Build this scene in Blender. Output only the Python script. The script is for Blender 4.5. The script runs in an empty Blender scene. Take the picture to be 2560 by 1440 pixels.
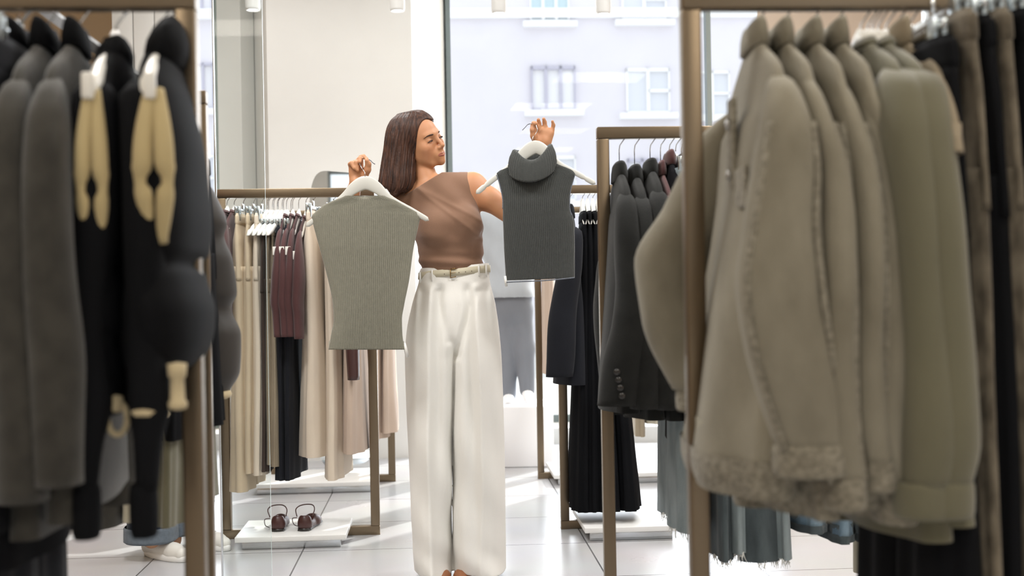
import bpy, math, random
import numpy as np
from mathutils import Vector, Matrix
C = bpy.context.scene.collection
RHO = math.radians(1.0); CZ = 1.09; F = 3000.0
YAW = 0.063                      # room axes are turned slightly against the camera
def P(px, py, d):
    u = (px-1280)/F; v = (720-py)/F; s, c = math.sin(RHO), math.cos(RHO)
    return Vector((d*(u*c+v*s), d, CZ+d*(-u*s+v*c)))
def Pz(px, z, d):                # point at depth d and height z seen at column px
    s, c = math.sin(RHO), math.cos(RHO); u = (px-1280)/F
    v = ((z-CZ)/d + u*s)/c
    return Vector((d*(u*c+v*s), d, z))
def lin(r, g, b):
    f = lambda x: ((x/255+.055)/1.055)**2.4 if x > 10 else x/255/12.92
    return (f(r), f(g), f(b), 1)
# ---------------------------------------------------------------- objects
def link(o, parent=None):
    C.objects.link(o)
    if parent is not None: o.parent = parent
    return o
def mesh(name, vf, mat, parent=None, smooth=True, label=None):
    v, f = vf
    me = bpy.data.meshes.new(name)
    me.from_pydata([tuple(map(float, p)) for p in v], [], [tuple(map(int, q)) for q in f])
    me.update()
    if smooth: me.polygons.foreach_set('use_smooth', [True]*len(me.polygons))
    for m in (mat if isinstance(mat, (list, tuple)) else [mat]): me.materials.append(m)
    o = bpy.data.objects.new(name, me); link(o, parent)
    if label: o['label'] = label
    return o
def thing(name, label, cat, loc=(0, 0, 0), rz=0, group=None):
    o = bpy.data.objects.new(name, None); o.empty_display_size = .05
    link(o); o.location = loc; o.rotation_euler = (0, 0, rz)
    o['label'] = label; o['category'] = cat
    if group: o['group'] = group
    return o
def tag(o, label, cat, group=None):
    o['label'] = label; o['category'] = cat
    if group: o['group'] = group
    return o
def struct(o): o['kind'] = 'structure'; return o
# ---------------------------------------------------------------- shapes
def join(*parts):
    V = []; Fc = []; n = 0
    for v, f in parts:
        V += [tuple(p) for p in v]; Fc += [tuple(i+n for i in q) for q in f]; n += len(v)
    return V, Fc
def box(x0, x1, y0, y1, z0, z1):
    v = [(x, y, z) for z in (z0, z1) for y in (y0, y1) for x in (x0, x1)]
    return v, [(0, 2, 3, 1), (4, 5, 7, 6), (0, 1, 5, 4), (2, 6, 7, 3), (0, 4, 6, 2), (1, 3, 7, 5)]
def bbox_(x0, x1, y0, y1, z0, z1, r=.004):   # box with bevelled edges
    import bmesh
    bm = bmesh.new(); v, f = box(x0, x1, y0, y1, z0, z1)
    vs = [bm.verts.new(p) for p in v]
    for q in f: bm.faces.new([vs[i] for i in q])
    bmesh.ops.bevel(bm, geom=list(bm.edges), offset=r, segments=2, affect='EDGES', profile=.6)
    bm.verts.index_update()
    out = ([tuple(x.co) for x in bm.verts], [tuple(x.index for x in q.verts) for q in bm.faces]); bm.free()
    return out
def rings(R, cap0=True, cap1=True, closed=True):
    R = np.asarray(R); m, n, _ = R.shape
    V = R.reshape(-1, 3).tolist(); Fc = []
    for i in range(m-1):
        for j in range(n if closed else n-1):
            k = (j+1) % n
            Fc.append((i*n+j, i*n+k, (i+1)*n+k, (i+1)*n+j))
    if cap0: V.append(R[0].mean(0).tolist()); c = len(V)-1; Fc += [(c, (j+1) % n, j) for j in range(n)]
    if cap1: V.append(R[-1].mean(0).tolist()); c = len(V)-1; b = (m-1)*n; Fc += [(c, b+j, b+(j+1) % n) for j in range(n)]
    return V, Fc
def herm(xs, ys, q):
    xs = np.asarray(xs, float); ys = np.asarray(ys, float); q = np.asarray(q, float)
    if xs[0] > xs[-1]: xs = xs[::-1]; ys = ys[::-1]
    dx = np.diff(xs); s = np.diff(ys)/dx; m = np.empty(len(xs)); m[0] = s[0]; m[-1] = s[-1]
    m[1:-1] = np.where(s[1:]*s[:-1] > 0, 2*s[1:]*s[:-1]/(s[1:]+s[:-1]+1e-12), 0)
    i = np.clip(np.searchsorted(xs, q)-1, 0, len(xs)-2); t = np.clip((q-xs[i])/dx[i], 0, 1)
    return ((2*t**3-3*t**2+1)*ys[i]+(t**3-2*t**2+t)*dx[i]*m[i]+(-2*t**3+3*t**2)*ys[i+1]+(t**3-t**2)*dx[i]*m[i+1])
def wob(p, fr, seed, n=6):
    r = np.random.RandomState(seed); p = np.asarray(p); out = 0
    for _ in range(n):
        k = r.normal(size=3)*np.asarray(fr); out = out+np.sin(p@k+r.uniform(0, 6.28))
    return out/n
def tube(pts, rad, n=10, cap=True, flat=1.0):
    pts = [Vector(p) for p in pts]; m = len(pts)
    if not hasattr(rad, '__len__'): rad = [rad]*m
    R = []; up = None
    for i in range(m):
        t = (pts[min(i+1, m-1)]-pts[max(i-1, 0)]).normalized()
        if up is None:
            up = Vector((0, 0, 1)) if abs(t.z) < .9 else Vector((1, 0, 0))
        a = up-t*up.dot(t); a.normalize(); up = a; b = t.cross(a)
        R.append([tuple(pts[i]+a*(rad[i]*math.cos(2*math.pi*j/n))+b*(flat*rad[i]*math.sin(2*math.pi*j/n))) for j in range(n)])
    return rings(R, cap, cap)
def curve_pts(ctrl, n=24):
    c = np.array([tuple(p) for p in ctrl], float); s = np.r_[0, np.cumsum(np.linalg.norm(np.diff(c, axis=0), axis=1))]
    q = np.linspace(0, s[-1], n)
    # catmull-rom per axis
    out = []
    m = np.gradient(c, s, axis=0)
    for t in q:
        i = min(max(np.searchsorted(s, t)-1, 0), len(s)-2); h = s[i+1]-s[i]; u = (t-s[i])/h
        out.append((2*u**3-3*u**2+1)*c[i]+(u**3-2*u**2+u)*h*m[i]+(-2*u**3+3*u**2)*c[i+1]+(u**3-u**2)*h*m[i+1])
    return [Vector(o) for o in out]
def lathe(prof, n=24, cx=0, cy=0):
    R = [[(cx+r*math.cos(2*math.pi*j/n), cy+r*math.sin(2*math.pi*j/n), z) for j in range(n)] for r, z in prof]
    return rings(R)
def loft(secs, n=56, rows=44, folds=(), nz=0, nfr=(8, 8, 3), seed=1, cap0=True, hem=True, pw=2.4, t0=0.15, asym=None):
    """vertical loft; secs = (z, cx, cy, a, b) from top to bottom. folds = (k, amp, phase)"""
    S = np.array(secs, float); zs = S[:, 0]
    q = np.linspace(zs[0], zs[-1], rows); cols = [herm(zs, S[:, i], q) for i in range(1, 5)]
    th = np.linspace(0, 2*math.pi, n, endpoint=False); R = []
    for i in range(rows):
        t = (zs[0]-q[i])/(zs[0]-zs[-1]); w = max(0, (t-t0)/(1-t0))
        cx, cy, a, b = (c[i] for c in cols)
        x = np.sign(np.cos(th))*abs(np.cos(th))**(2/pw); y = np.sign(np.sin(th))*abs(np.sin(th))**(2/pw)
        f = sum(am*np.sin(k*th+ph+.6*math.sin(q[i]*5+ph)) for k, am, ph in folds) if folds else 0*th
        f = f*w**.8
        X = cx+x*(a+f*.5); Y = cy+y*(b)+f*np.sign(y)*abs(y)**.3*1.0
        R.append(np.stack([X, Y, np.full(n, q[i])], 1))
    R = np.array(R)
    if nz:
        A = R.reshape(-1, 3); d = nz*wob(A, nfr, seed); e = nz*.6*wob(A, np.array(nfr)*2.3, seed+7)
        tt = np.clip((zs[0]-A[:, 2])/(zs[0]-zs[-1])*4, 0, 1); A[:, 1] += (d+e)*tt; A[:, 0] += .5*e*tt; R = A.reshape(R.shape)
    if hem:
        c = R[-1].mean(0); c2 = c.copy(); l = R[-1]
        i0 = c+(l-c)*.997; i0[:, 2] = l[:, 2]-.0003; i1 = c+(l-c)*.93; i2 = i1.copy(); i1[:, 2] = l[:, 2]+.001; i2[:, 2] += .05
        lu = l.copy(); lu[:, 2] += .0015
        R = np.concatenate([R[:-1], lu[None], l[None], i0[None], i1[None], i2[None]])
    return rings(R, cap0, True)
# ---------------------------------------------------------------- SDF
class Vol:
    def __init__(s, lo, hi, h):
        s.o = np.array(lo, np.float32); s.h = h
        s.n = np.ceil((np.array(hi)-np.array(lo))/h).astype(int)+1
        s.a = np.full(s.n, 1.0, np.float32)
    def sub(s, lo, hi):
        i0 = np.clip(np.floor((np.array(lo)-s.o)/s.h).astype(int), 0, s.n); i1 = np.clip(np.ceil((np.array(hi)-s.o)/s.h).astype(int)+1, 0, s.n)
        sl = tuple(slice(a, b) for a, b in zip(i0, i1))
        ax = [s.o[k]+s.h*np.arange(i0[k], i1[k], dtype=np.float32) for k in range(3)]
        return sl, (ax[0][:, None, None], ax[1][None, :, None], ax[2][None, None, :])
    def put(s, lo, hi, fn, k=.01, op='u'):
        sl, (X, Y, Z) = s.sub(lo, hi)
        A = s.a[sl]
        if A.size == 0: return
        d = np.broadcast_to(fn(X, Y, Z), A.shape).astype(np.float32)
        if op == 'u':
            h = np.maximum(k-abs(A-d), 0)/k; s.a[sl] = np.minimum(A, d)-h*h*k*.25
        else:
            d = -d; h = np.maximum(k-abs(A-d), 0)/k; s.a[sl] = np.maximum(A, d)+h*h*k*.25
    def cone(s, p, q, r1, r2, k=.01, op='u'):
        p = np.array(tuple(p), float); q = np.array(tuple(q), float); r = max(r1, r2)+k+2*s.h
        ba = q-p; L = float(ba@ba)+1e-12
        def fn(X, Y, Z):
            t = np.clip(((X-p[0])*ba[0]+(Y-p[1])*ba[1]+(Z-p[2])*ba[2])/L, 0, 1)
            return np.sqrt((X-p[0]-t*ba[0])**2+(Y-p[1]-t*ba[1])**2+(Z-p[2]-t*ba[2])**2)-(r1+(r2-r1)*t)
        s.put(np.minimum(p, q)-r, np.maximum(p, q)+r, fn, k, op)
    def chain(s, pts, rad, k=.008):
        for a, b, r1, r2 in zip(pts[:-1], pts[1:], rad[:-1], rad[1:]): s.cone(a, b, r1, r2, k)
    def ell(s, c, r, k=.01, op='u', M=None):
        c = np.array(tuple(c), float); r = np.array(r, float); m = max(r)+k+2*s.h
        M = np.eye(3) if M is None else np.array(M)[:3, :3]
        def fn(X, Y, Z):
            X = X-c[0]; Y = Y-c[1]; Z = Z-c[2]
            l = [M[0][i]*X+M[1][i]*Y+M[2][i]*Z for i in range(3)]
            k0 = np.sqrt(sum((l[i]/r[i])**2 for i in range(3))); k1 = np.sqrt(sum((l[i]/r[i]**2)**2 for i in range(3)))
            return k0*(k0-1)/(k1+1e-9)
        s.put(c-m, c+m, fn, k, op)
    def mesh(s):
        a = s.a; neg = a < 0; nx, ny, nz = a.shape
        cnt = np.zeros((nx-1, ny-1, nz-1), np.uint8)
        for i in (0, 1):
            for j in (0, 1):
                for k in (0, 1): cnt += neg[i:nx-1+i, j:ny-1+j, k:nz-1+k]
        act = (cnt > 0) & (cnt < 8); I = np.argwhere(act); n = len(I)
        vid = np.full(act.shape, -1, np.int32); vid[act] = np.arange(n)
        val = {}
        for c in np.ndindex(2, 2, 2): val[c] = a[I[:, 0]+c[0], I[:, 1]+c[1], I[:, 2]+c[2]]
        pos = np.zeros((n, 3)); num = np.zeros(n)
        for ax in range(3):
            for u in (0, 1):
                for v in (0, 1):
                    c0 = [u, v]; c0.insert(ax, 0); c1 = [u, v]; c1.insert(ax, 1)
                    A = val[tuple(c0)]; B = val[tuple(c1)]; mk = (A < 0) != (B < 0)
                    t = np.where(mk, A/(A-B+1e-20), 0)
                    pc = np.array(c0, float)[None]+t[:, None]*(np.array(c1)-np.array(c0))[None]
                    pos += pc*mk[:, None]; num += mk
        pos = (I+pos/num[:, None])*s.h+s.o
        Fc = []
        for ax in range(3):
            s0 = [slice(None)]*3; s1 = [slice(None)]*3; s0[ax] = slice(0, -1); s1[ax] = slice(1, None)
            ch = neg[tuple(s0)] != neg[tuple(s1)]
            E = np.argwhere(ch); o1, o2 = [(1, 2), (2, 0), (0, 1)][ax]
            E = E[(E[:, o1] > 0) & (E[:, o2] > 0) & (E[:, o1] < a.shape[o1]-1) & (E[:, o2] < a.shape[o2]-1)]
            sg = neg[E[:, 0], E[:, 1], E[:, 2]]
            d1 = np.zeros(3, int); d1[o1] = 1; d2 = np.zeros(3, int); d2[o2] = 1
            g = lambda X: vid[X[:, 0], X[:, 1], X[:, 2]]
            q = np.stack([g(E-d1-d2), g(E-d2), g(E), g(E-d1)], 1)
            q[~sg] = q[~sg][:, ::-1]; Fc.append(q)
        Fc = np.concatenate(Fc); Fc = Fc[(Fc >= 0).all(1)]
        return pos, Fc
def npmesh(name, V, Fc, mat, parent=None, label=None, relax=0):
    V = np.asarray(V, float)
    if relax:
        for _ in range(relax):
            s = np.zeros_like(V); c = np.zeros(len(V))
            for i in range(4):
                a = Fc[:, i]; b = Fc[:, (i+1) % 4]
                np.add.at(s, a, V[b]); np.add.at(c, a, 1)
            V = V*.5+.5*s/np.maximum(c, 1)[:, None]
    me = bpy.data.meshes.new(name); me.vertices.add(len(V)); me.vertices.foreach_set('co', V.astype(np.float32).ravel())
    me.loops.add(len(Fc)*4); me.loops.foreach_set('vertex_index', Fc.astype(np.int32).ravel())
    me.polygons.add(len(Fc)); me.polygons.foreach_set('loop_start', np.arange(0, len(Fc)*4, 4, dtype=np.int32))
    me.polygons.foreach_set('use_smooth', np.ones(len(Fc), bool))
    me.update(calc_edges=True); me.validate()
    for m in (mat if isinstance(mat, (list, tuple)) else [mat]): me.materials.append(m)
    o = bpy.data.objects.new(name, me); link(o, parent)
    if label: o['label'] = label
    return o
# ---------------------------------------------------------------- materials
def nodes(name):
    m = bpy.data.materials.new(name); m.use_nodes = True; t = m.node_tree
    return m, t, t.nodes['Principled BSDF']
def flat(name, col, rough=.6, metal=0, emit=0, spec=.5, **kw):
    m, t, b = nodes(name); b.inputs['Base Color'].default_value = col; b.inputs['Roughness'].default_value = rough
    b.inputs['Metallic'].default_value = metal; b.inputs['Specular IOR Level'].default_value = spec
    if emit: b.inputs['Emission Color'].default_value = kw.get('ecol', col); b.inputs['Emission Strength'].default_value = emit
    return m
def fabric(name, col, var=.15, scale=(60, 60, 60), bump=.3, rough=.9, sheen=.15, col2=None, cscale=(6, 6, 3), bscale=400, spec=.2, thr=(.35, .65)):
    m, t, b = nodes(name); N = t.nodes; L = t.links
    tc = N.new('ShaderNodeTexCoord')
    mp = N.new('ShaderNodeMapping'); mp.inputs['Scale'].default_value = cscale; L.new(tc.outputs['Object'], mp.inputs[0])
    nz = N.new('ShaderNodeTexNoise'); nz.inputs['Scale'].default_value = 1; nz.inputs['Detail'].default_value = 6; L.new(mp.outputs[0], nz.inputs['Vector'])
    rp = N.new('ShaderNodeValToRGB'); L.new(nz.outputs['Fac'], rp.inputs[0])
    c2 = col2 if col2 else tuple(min(1, c*(1+var)) for c in col[:3])+(1,)
    c1 = tuple(c*(1-var) for c in col[:3])+(1,) if not col2 else col
    rp.color_ramp.elements[0].position = thr[0]; rp.color_ramp.elements[1].position = thr[1]
    rp.color_ramp.elements[0].color = c1; rp.color_ramp.elements[1].color = c2
    L.new(rp.outputs[0], b.inputs['Base Color'])
    n2 = N.new('ShaderNodeTexNoise'); n2.inputs['Scale'].default_value = bscale; n2.inputs['Detail'].default_value = 2; L.new(tc.outputs['Object'], n2.inputs['Vector'])
    bp = N.new('ShaderNodeBump'); bp.inputs['Strength'].default_value = bump; bp.inputs['Distance'].default_value = .002
    L.new(n2.outputs['Fac'], bp.inputs['Height']); L.new(bp.outputs[0], b.inputs['Normal'])
    b.inputs['Roughness'].default_value = rough; b.inputs['Specular IOR Level'].default_value = spec
    b.inputs['Sheen Weight'].default_value = sheen; b.inputs['Sheen Roughness'].default_value = .5
    return m
def metal(name, col, rough=.25, stretch=(2, 2, 200)):
    m, t, b = nodes(name); N = t.nodes; L = t.links
    tc = N.new('ShaderNodeTexCoord'); mp = N.new('ShaderNodeMapping'); mp.inputs['Scale'].default_value = stretch; L.new(tc.outputs['Object'], mp.inputs[0])
    nz = N.new('ShaderNodeTexNoise'); nz.inputs['Scale'].default_value = 3; nz.inputs['Detail'].default_value = 4; L.new(mp.outputs[0], nz.inputs['Vector'])
    mr = N.new('ShaderNodeMapRange'); mr.inputs['To Min'].default_value = rough*.7; mr.inputs['To Max'].default_value = rough*1.4
    L.new(nz.outputs['Fac'], mr.inputs[0]); L.new(mr.outputs[0], b.inputs['Roughness'])
    b.inputs['Base Color'].default_value = col; b.inputs['Metallic'].default_value = 1
    return m
M = {}
M['rack'] = metal('brushed_bronze_steel', lin(128, 113, 94), .34)
M['steel'] = metal('polished_steel', lin(205, 208, 210), .15)
M['wire'] = metal('hook_wire', lin(190, 190, 190), .2)
M['darkwire'] = metal('dark_hook_wire', lin(110, 110, 118), .3)
M['hang'] = flat('white_hanger_plastic', lin(232, 230, 224), .35)
M['hangg'] = flat('pale_grey_hanger_plastic', lin(205, 204, 196), .4)
M['tagw'] = flat('white_tag_card', lin(240, 238, 232), .5)
M['clip'] = metal('clip_metal', lin(185, 195, 200), .2)
M['shelf'] = flat('white_shelf_board', lin(240, 240, 238), .35)
# ================================================================ THE ROOM
def room(x, y, z=0):             # room axes -> world
    c, s = math.cos(YAW), math.sin(YAW); return (x*c-y*s, x*s+y*c, z)
def roomobj(name, vf, mat, parent=None, **kw):
    o = mesh(name, vf, mat, parent, kw.get('smooth', False)); 
    if parent is None: o.rotation_euler = (0, 0, YAW)
    return o
# floor: large pale porcelain tiles with dark joints
m, t, b = nodes('floor_tiles'); N = t.nodes; L = t.links
tc = N.new('ShaderNodeTexCoord'); mp = N.new('ShaderNodeMapping'); mp.inputs['Location'].default_value = (-.02, .32, 0); L.new(tc.outputs['Object'], mp.inputs[0])
br = N.new('ShaderNodeTexBrick'); br.offset = 0; br.squash = 1; br.inputs['Scale'].default_value = 1
br.inputs['Brick Width'].default_value = .6; br.inputs['Row Height'].default_value = .6; br.inputs['Mortar Size'].default_value = .0035; br.inputs['Mortar Smooth'].default_value = .2
br.inputs['Color1'].default_value = lin(198, 198, 200); br.inputs['Color2'].default_value = lin(190, 190, 193); br.inputs['Mortar'].default_value = lin(95, 95, 98)
L.new(mp.outputs[0], br.inputs['Vector'])
nz = N.new('ShaderNodeTexNoise'); nz.inputs['Scale'].default_value = 3; nz.inputs['Detail'].default_value = 5; L.new(tc.outputs['Object'], nz.inputs['Vector'])
mx = N.new('ShaderNodeMix'); mx.data_type = 'RGBA'; mx.blend_type = 'MULTIPLY'; mx.inputs['Factor'].default_value = .12
L.new(br.outputs['Color'], mx.inputs['A']); L.new(nz.outputs['Color'], mx.inputs['B']); L.new(mx.outputs['Result'], b.inputs['Base Color'])
mr = N.new('ShaderNodeMapRange'); mr.inputs['To Min'].default_value = .24; mr.inputs['To Max'].default_value = .29
L.new(nz.outputs['Fac'], mr.inputs[0]); L.new(mr.outputs[0], b.inputs['Roughness'])
bp = N.new('ShaderNodeBump'); bp.inputs['Strength'].default_value = .4; bp.inputs['Distance'].default_value = .002; bp.invert = True
L.new(br.outputs['Fac'], bp.inputs['Height']); L.new(bp.outputs[0], b.inputs['Normal']); M['floor'] = m
def plaster(name, col):
    return fabric(name, col, var=.02, cscale=(2, 2, 2), bump=.08, rough=.85, sheen=0, bscale=90)
M['wall'] = plaster('white_wall_plaster', lin(233, 231, 226)); M['tan'] = plaster('tan_wall_plaster', lin(196, 170, 138))
M['ceil'] = plaster('white_ceiling', lin(225, 224, 220)); M['frame'] = flat('dark_grey_window_frame', lin(104, 114, 114), .4)
M['beige'] = plaster('warm_beige_wall', lin(226, 206, 186)); M['plinth'] = plaster('grey_plinth', lin(190, 190, 188))
YB = 8.55; HC = 3.3; XL, XR = -4.2, 4.6; YF = -4.6
struct(roomobj('floor', box(XL-.2, XR+.2, YF-.2, YB+.25, -.12, 0), M['floor']))
struct(roomobj('ceiling', box(XL-.2, XR+.2, YF-.2, YB+.25, HC, HC+.15), M['ceil']))
struct(roomobj('wall_left', box(XL-.15, XL, YF, YB+.2, 0, HC), M['tan']))
struct(roomobj('wall_right', box(XR, XR+.15, YF, YB+.2, 0, HC), M['beige']))
struct(roomobj('wall_back', join(box(XL-.15, .7, YF-.15, YF, 0, HC), box(2.7, XR+.15, YF-.15, YF, 0, HC), box(.7, 2.7, YF-.15, YF, 0, .4), box(.7, 2.7, YF-.15, YF, 3.0, HC)), M['wall']))
def rx(px, d):                  # room x and y of the column px at camera depth d
    x = (px-1280)/F*d; c, s = math.cos(-YAW), math.sin(-YAW); return x*c-d*s, x*s+d*c
def col_poly(name, pts, z0, z1, mat):    # prism from plan points given as (px, depth)
    q = [rx(*p) for p in pts]; n = len(q)
    v = [(x, y, z0) for x, y in q]+[(x, y, z1) for x, y in q]
    f = [tuple(range(n)), tuple(range(2*n-1, n-1, -1))]+[(i, i+n, (i+1) % n+n, (i+1) % n) for i in range(n)]
    return roomobj(name, (v, f), mat)
# pier between the two shop windows, splayed reveals
struct(col_poly('wall_pier', [(677, 7.7), (1040, 7.8), (1126, 8.75), (600, 8.7)], 0, HC, M['wall']))
struct(col_poly('wall_column', [(553, 8.0), (612, 7.9), (645, 8.06), (652, 8.6), (560, 8.6)], 0, HC, M['wall']))
struct(col_poly('wall_far_left', [(-1500, 8.3), (440, 8.3), (440, 8.7), (-1500, 8.7)], 0, HC, M['tan']))
struct(col_poly('wall_far_right', [(1905, 7.9), (3200, 7.9), (3200, 8.8), (1930, 8.8)], 0, HC, M['beige']))
struct(col_poly('wall_plinth', [(1040, 8.35), (1935, 8.35), (1935, 8.75), (1040, 8.75)], 0, .11, M['plinth']))
struct(col_poly('trim_1', [(430, 8.35), (560, 8.35), (560, 8.75), (430, 8.75)], 0, .11, M['plinth']))
# white wardrobe panels on the far left
wp = thing('wall_cabinet', 'tall white panelled cabinet against the tan wall, top left', 'cabinet', P(372, 700, 7.7).to_tuple()[:2]+(0,), YAW)
for k in range(3):
    mesh('door', bbox_(-.2+k*.135, -.2+k*.135+.129, -.02, 0, .05, 3.1), M['wall'], wp)
mesh('carcass', box(-.2, .205, 0, .45, 0, 3.12), M['wall'], wp, False)
# windows: dark frame and clear glass
m = bpy.data.materials.new('clear_glass'); m.use_nodes = True; t = m.node_tree; t.nodes.clear()
o_ = t.nodes.new('ShaderNodeOutputMaterial'); mix = t.nodes.new('ShaderNodeMixShader'); tr = t.nodes.new('ShaderNodeBsdfTransparent'); gl = t.nodes.new('ShaderNodeBsdfGlossy')
tr.inputs[0].default_value = (.96, .98, .98, 1); gl.inputs['Roughness'].default_value = .02; mix.inputs[0].default_value = .004
t.links.new(tr.outputs[0], mix.inputs[1]); t.links.new(gl.outputs[0], mix.inputs[2]); t.links.new(mix.outputs[0], o_.inputs[0]); M['glass'] = m
def added_back_window():  # unseen window behind the camera, added to brighten the mirror and the foreground
    fr = join(box(.7, 2.7, YF-.1, YF-.05, .4, .45), box(.7, 2.7, YF-.1, YF-.05, 2.95, 3.0), *[box(a, a+.05, YF-.1, YF-.05, .45, 2.95) for a in (.7, 1.68, 2.65)])
    w = struct(roomobj('window_3_added', fr, M['frame'])); mesh('pane', box(.75, 2.65, YF-.078, YF-.072, .45, 2.95), M['glass'], w, False)
added_back_window()
def window(name, pxs, mulls, z0=.11):
    x0, y0 = rx(pxs[0], 8.7); x1, y1 = rx(pxs[1], 8.7); y = y0
    fr = join(box(x0, x1, y-.03, y+.03, z0, z0+.05), box(x0, x1, y-.03, y+.03, HC-.06, HC),
              *[box(a-.017, a+.017, y-.04, y+.04, z0+.05, HC-.06) for a in [rx(p, 8.66)[0] for p in mulls]])
    w = struct(roomobj(name, fr, M['frame'])); 
    mesh('pane', box(x0, x1, y-.004, y+.004, z0+.05, HC-.06), M['glass'], w, False)
window('window_1', (1110, 1945), (1131, 1792)); window('window_2', (430, 575), (548,))
# ---------------------------------------------------------------- outside
M['facade'] = fabric('pale_facade_render', lin(233, 230, 238), var=.02, cscale=(1, 1, 1), bump=.1, rough=.9, sheen=0, bscale=30)
M['winwhite'] = flat('white_window_joinery', lin(250, 250, 252), .5); M['wing'] = flat('facade_window_glass', lin(225, 228, 236), .1)
M['winp'] = flat('mauve_window_joinery', lin(196, 194, 210), .5); M['curt'] = flat('pale_curtain', lin(245, 245, 248), .8)
M['teal'] = flat('pale_blue_pane', lin(205, 225, 232), .3); M['pave'] = plaster('sunlit_pavement', lin(225, 224, 220))
DB = 24.0
bl = thing('apartment_building', 'pale sunlit apartment facade with windows across the street', 'building', (0, 0, 0), YAW)
x0, y0 = rx(-600, DB); x1, y1 = rx(3300, DB); yf = 24.3
mesh('facade', box(-16, 19, yf, yf+.4, -.1, 8.6), M['facade'], bl, False)
mesh('ledge', box(-16, 19, yf-.12, yf, 6.55, 6.75), M['winwhite'], bl, False)
def fwin(px0, py0, px1, py1, kind):
    a = rx(px0, DB)[0]; b_ = rx(px1, DB)[0]; zt = P((px0+px1)/2, py0, DB).z; zb = P((px0+px1)/2, py1, DB).z; w = b_-a; yy = yf
    jm = M['winp'] if kind == 'a' else M['winwhite']
    n = 3 if kind in 'ac' else 2; q = .035*w
    bars = [box(a, b_, yy-.1, yy+.02, zb, zb+q*1.4), box(a, b_, yy-.1, yy+.02, zt-q*2.2, zt)]
    for i in range(n+1):
        xx = a+w*i/n; bars.append(box(max(a, xx-q), min(b_, xx+q), yy-.1, yy+.02, zb, zt))
    if kind == 'b': bars.append(box(a+w/2, b_, yy-.1, yy+.02, (zt+zb)/2-q, (zt+zb)/2+q))
    f = mesh('window', join(*bars), jm, bl, False)
    mesh('pane', box(a, b_, yy-.02, yy-.01, zb, zt), M['teal'] if kind == 'c' else M['curt'] if kind == 'a' else M['wing'], f, False)
    mesh('sill', box(a-.15, b_+.15, yy-.22, yy+.02, zb-.12, zb), M['winwhite'], f, False)
fwin(1340, 157, 1453, 270, 'a'); fwin(1583, 160, 1695, 275, 'b'); fwin(1340, -70, 1440, 45, 'c'); fwin(1575, -70, 1690, 38, 'b')
fwin(1340, 385, 1450, 500, 'b'); fwin(1583, 390, 1695, 505, 'a'); fwin(468, 160, 545, 275, 'a'); fwin(468, -70, 545, 38, 'a'); fwin(468, 390, 545, 505, 'b')
fwin(1760, 165, 1850, 280, 'b')
struct(roomobj('ground', box(-16, 19, YB+.26, 24.4, -.14, -.03), M['pave']))
for px, py, lb in ((1247, 0, 'white cylinder standing for a ceiling spotlight reflected in the big window, left one'), (1508, 2, 'white cylinder standing for a ceiling spotlight reflected in the big window, right one'),  # first two are lamp reflections in the window, built as glowing cylinders
                   (632, -8, 'glowing ceiling spotlight above the narrow wall strip, top left'), (993, -6, 'glowing ceiling spotlight above the woman with the knit vests')):
    p = P(px, py, 6.6); s = thing('spotlight_or_reflection', lb, 'spotlight', tuple(p), 0, None)
    M.setdefault('lampw', flat('white_lamp_housing', lin(235, 235, 232), .4)); M.setdefault('lens', flat('lamp_lens', (1, .97, .9, 1), .3, emit=14 if 1 else 0))
    h = lathe([(.001, .1), (.04, .1), (.042, .09), (.042, -.06), (.038, -.075), (.034, -.075), (.034, -.06)], 24)
    mesh('housing', h, M['lampw'], s); mesh('lens', lathe([(.001, -.058), (.034, -.06), (.034, -.064), (.02, -.07), (.001, -.072)], 20), M['lens'], s)
    mesh('stem', tube([(0, 0, .1), (0, 0, HC-p.z)], .008, 8), M['lampw'], s)
# leaning rounded mirror in front of the pier
m, t, b = nodes('mirror_glass'); b.inputs['Metallic'].default_value = 1; b.inputs['Roughness'].default_value = .02; b.inputs['Base Color'].default_value = (.9, .92, .92, 1); M['mirror'] = m
def blob(w, h, n=72):
    return [(w*abs(math.cos(a))**.45*np.sign(math.cos(a))*(1+.06*math.sin(a)), h*abs(math.sin(a))**.45*np.sign(math.sin(a))*(1-.10*math.cos(a))) for a in np.linspace(0, 2*math.pi, n, endpoint=False)]
p = P(868, 700, 7.25)
mi = thing('standing_mirror', 'frameless rounded mirror standing against the white pier behind the woman', 'mirror', (p.x, p.y, .02), YAW+.10)
out = [(x, z+.9) for x, z in blob(.225, .885)]
mesh('mirror_face', ([(x, -.011, z) for x, z in out], [tuple(range(len(out)))[::-1]]), M['mirror'], mi, False)
mesh('backing', ([(x, -.01, z) for x, z in out]+[(x*.98, .015, .9+(z-.9)*.99) for x, z in out], [tuple(range(len(out)))[::-1], tuple(range(len(out), 2*len(out)))]+[(i, i+len(out), (i+1) % len(out)+len(out), (i+1) % len(out)) for i in range(len(out))]), M['winwhite'], mi)
mesh('stand', tube([(0, .012, 1.2), (0, .3, 0)], .012, 8), M['steel'], mi)
# clear glass screen with a polished edge, left of the woman
g0 = P(545, 720, 4.32); g1 = P(664, 720, 4.30)
gp = thing('glass_screen', 'tall frameless clear glass screen standing left of the tan coats', 'glass screen', ((g0.x+g1.x)/2, g0.y, 0), .02)
w = (g1.x-g0.x)/2
M['gedge'] = flat('polished_glass_edge', lin(205, 222, 220), .15)
mesh('pane', box(-w, w, -.003, .003, .012, 2.35), M['glass'], gp, False)
mesh('edge_strip', bbox_(-w-.004, -w+.002, -.006, .006, .01, 2.36, .001), M['steel'], gp)
mesh('edge', box(w, w+.0008, -.003, .003, .012, 2.35), M['gedge'], gp, False)
mesh('foot_channel', bbox_(-w-.004, w+.001, -.015, .015, 0, .014, .002), M['steel'], gp)
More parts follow.
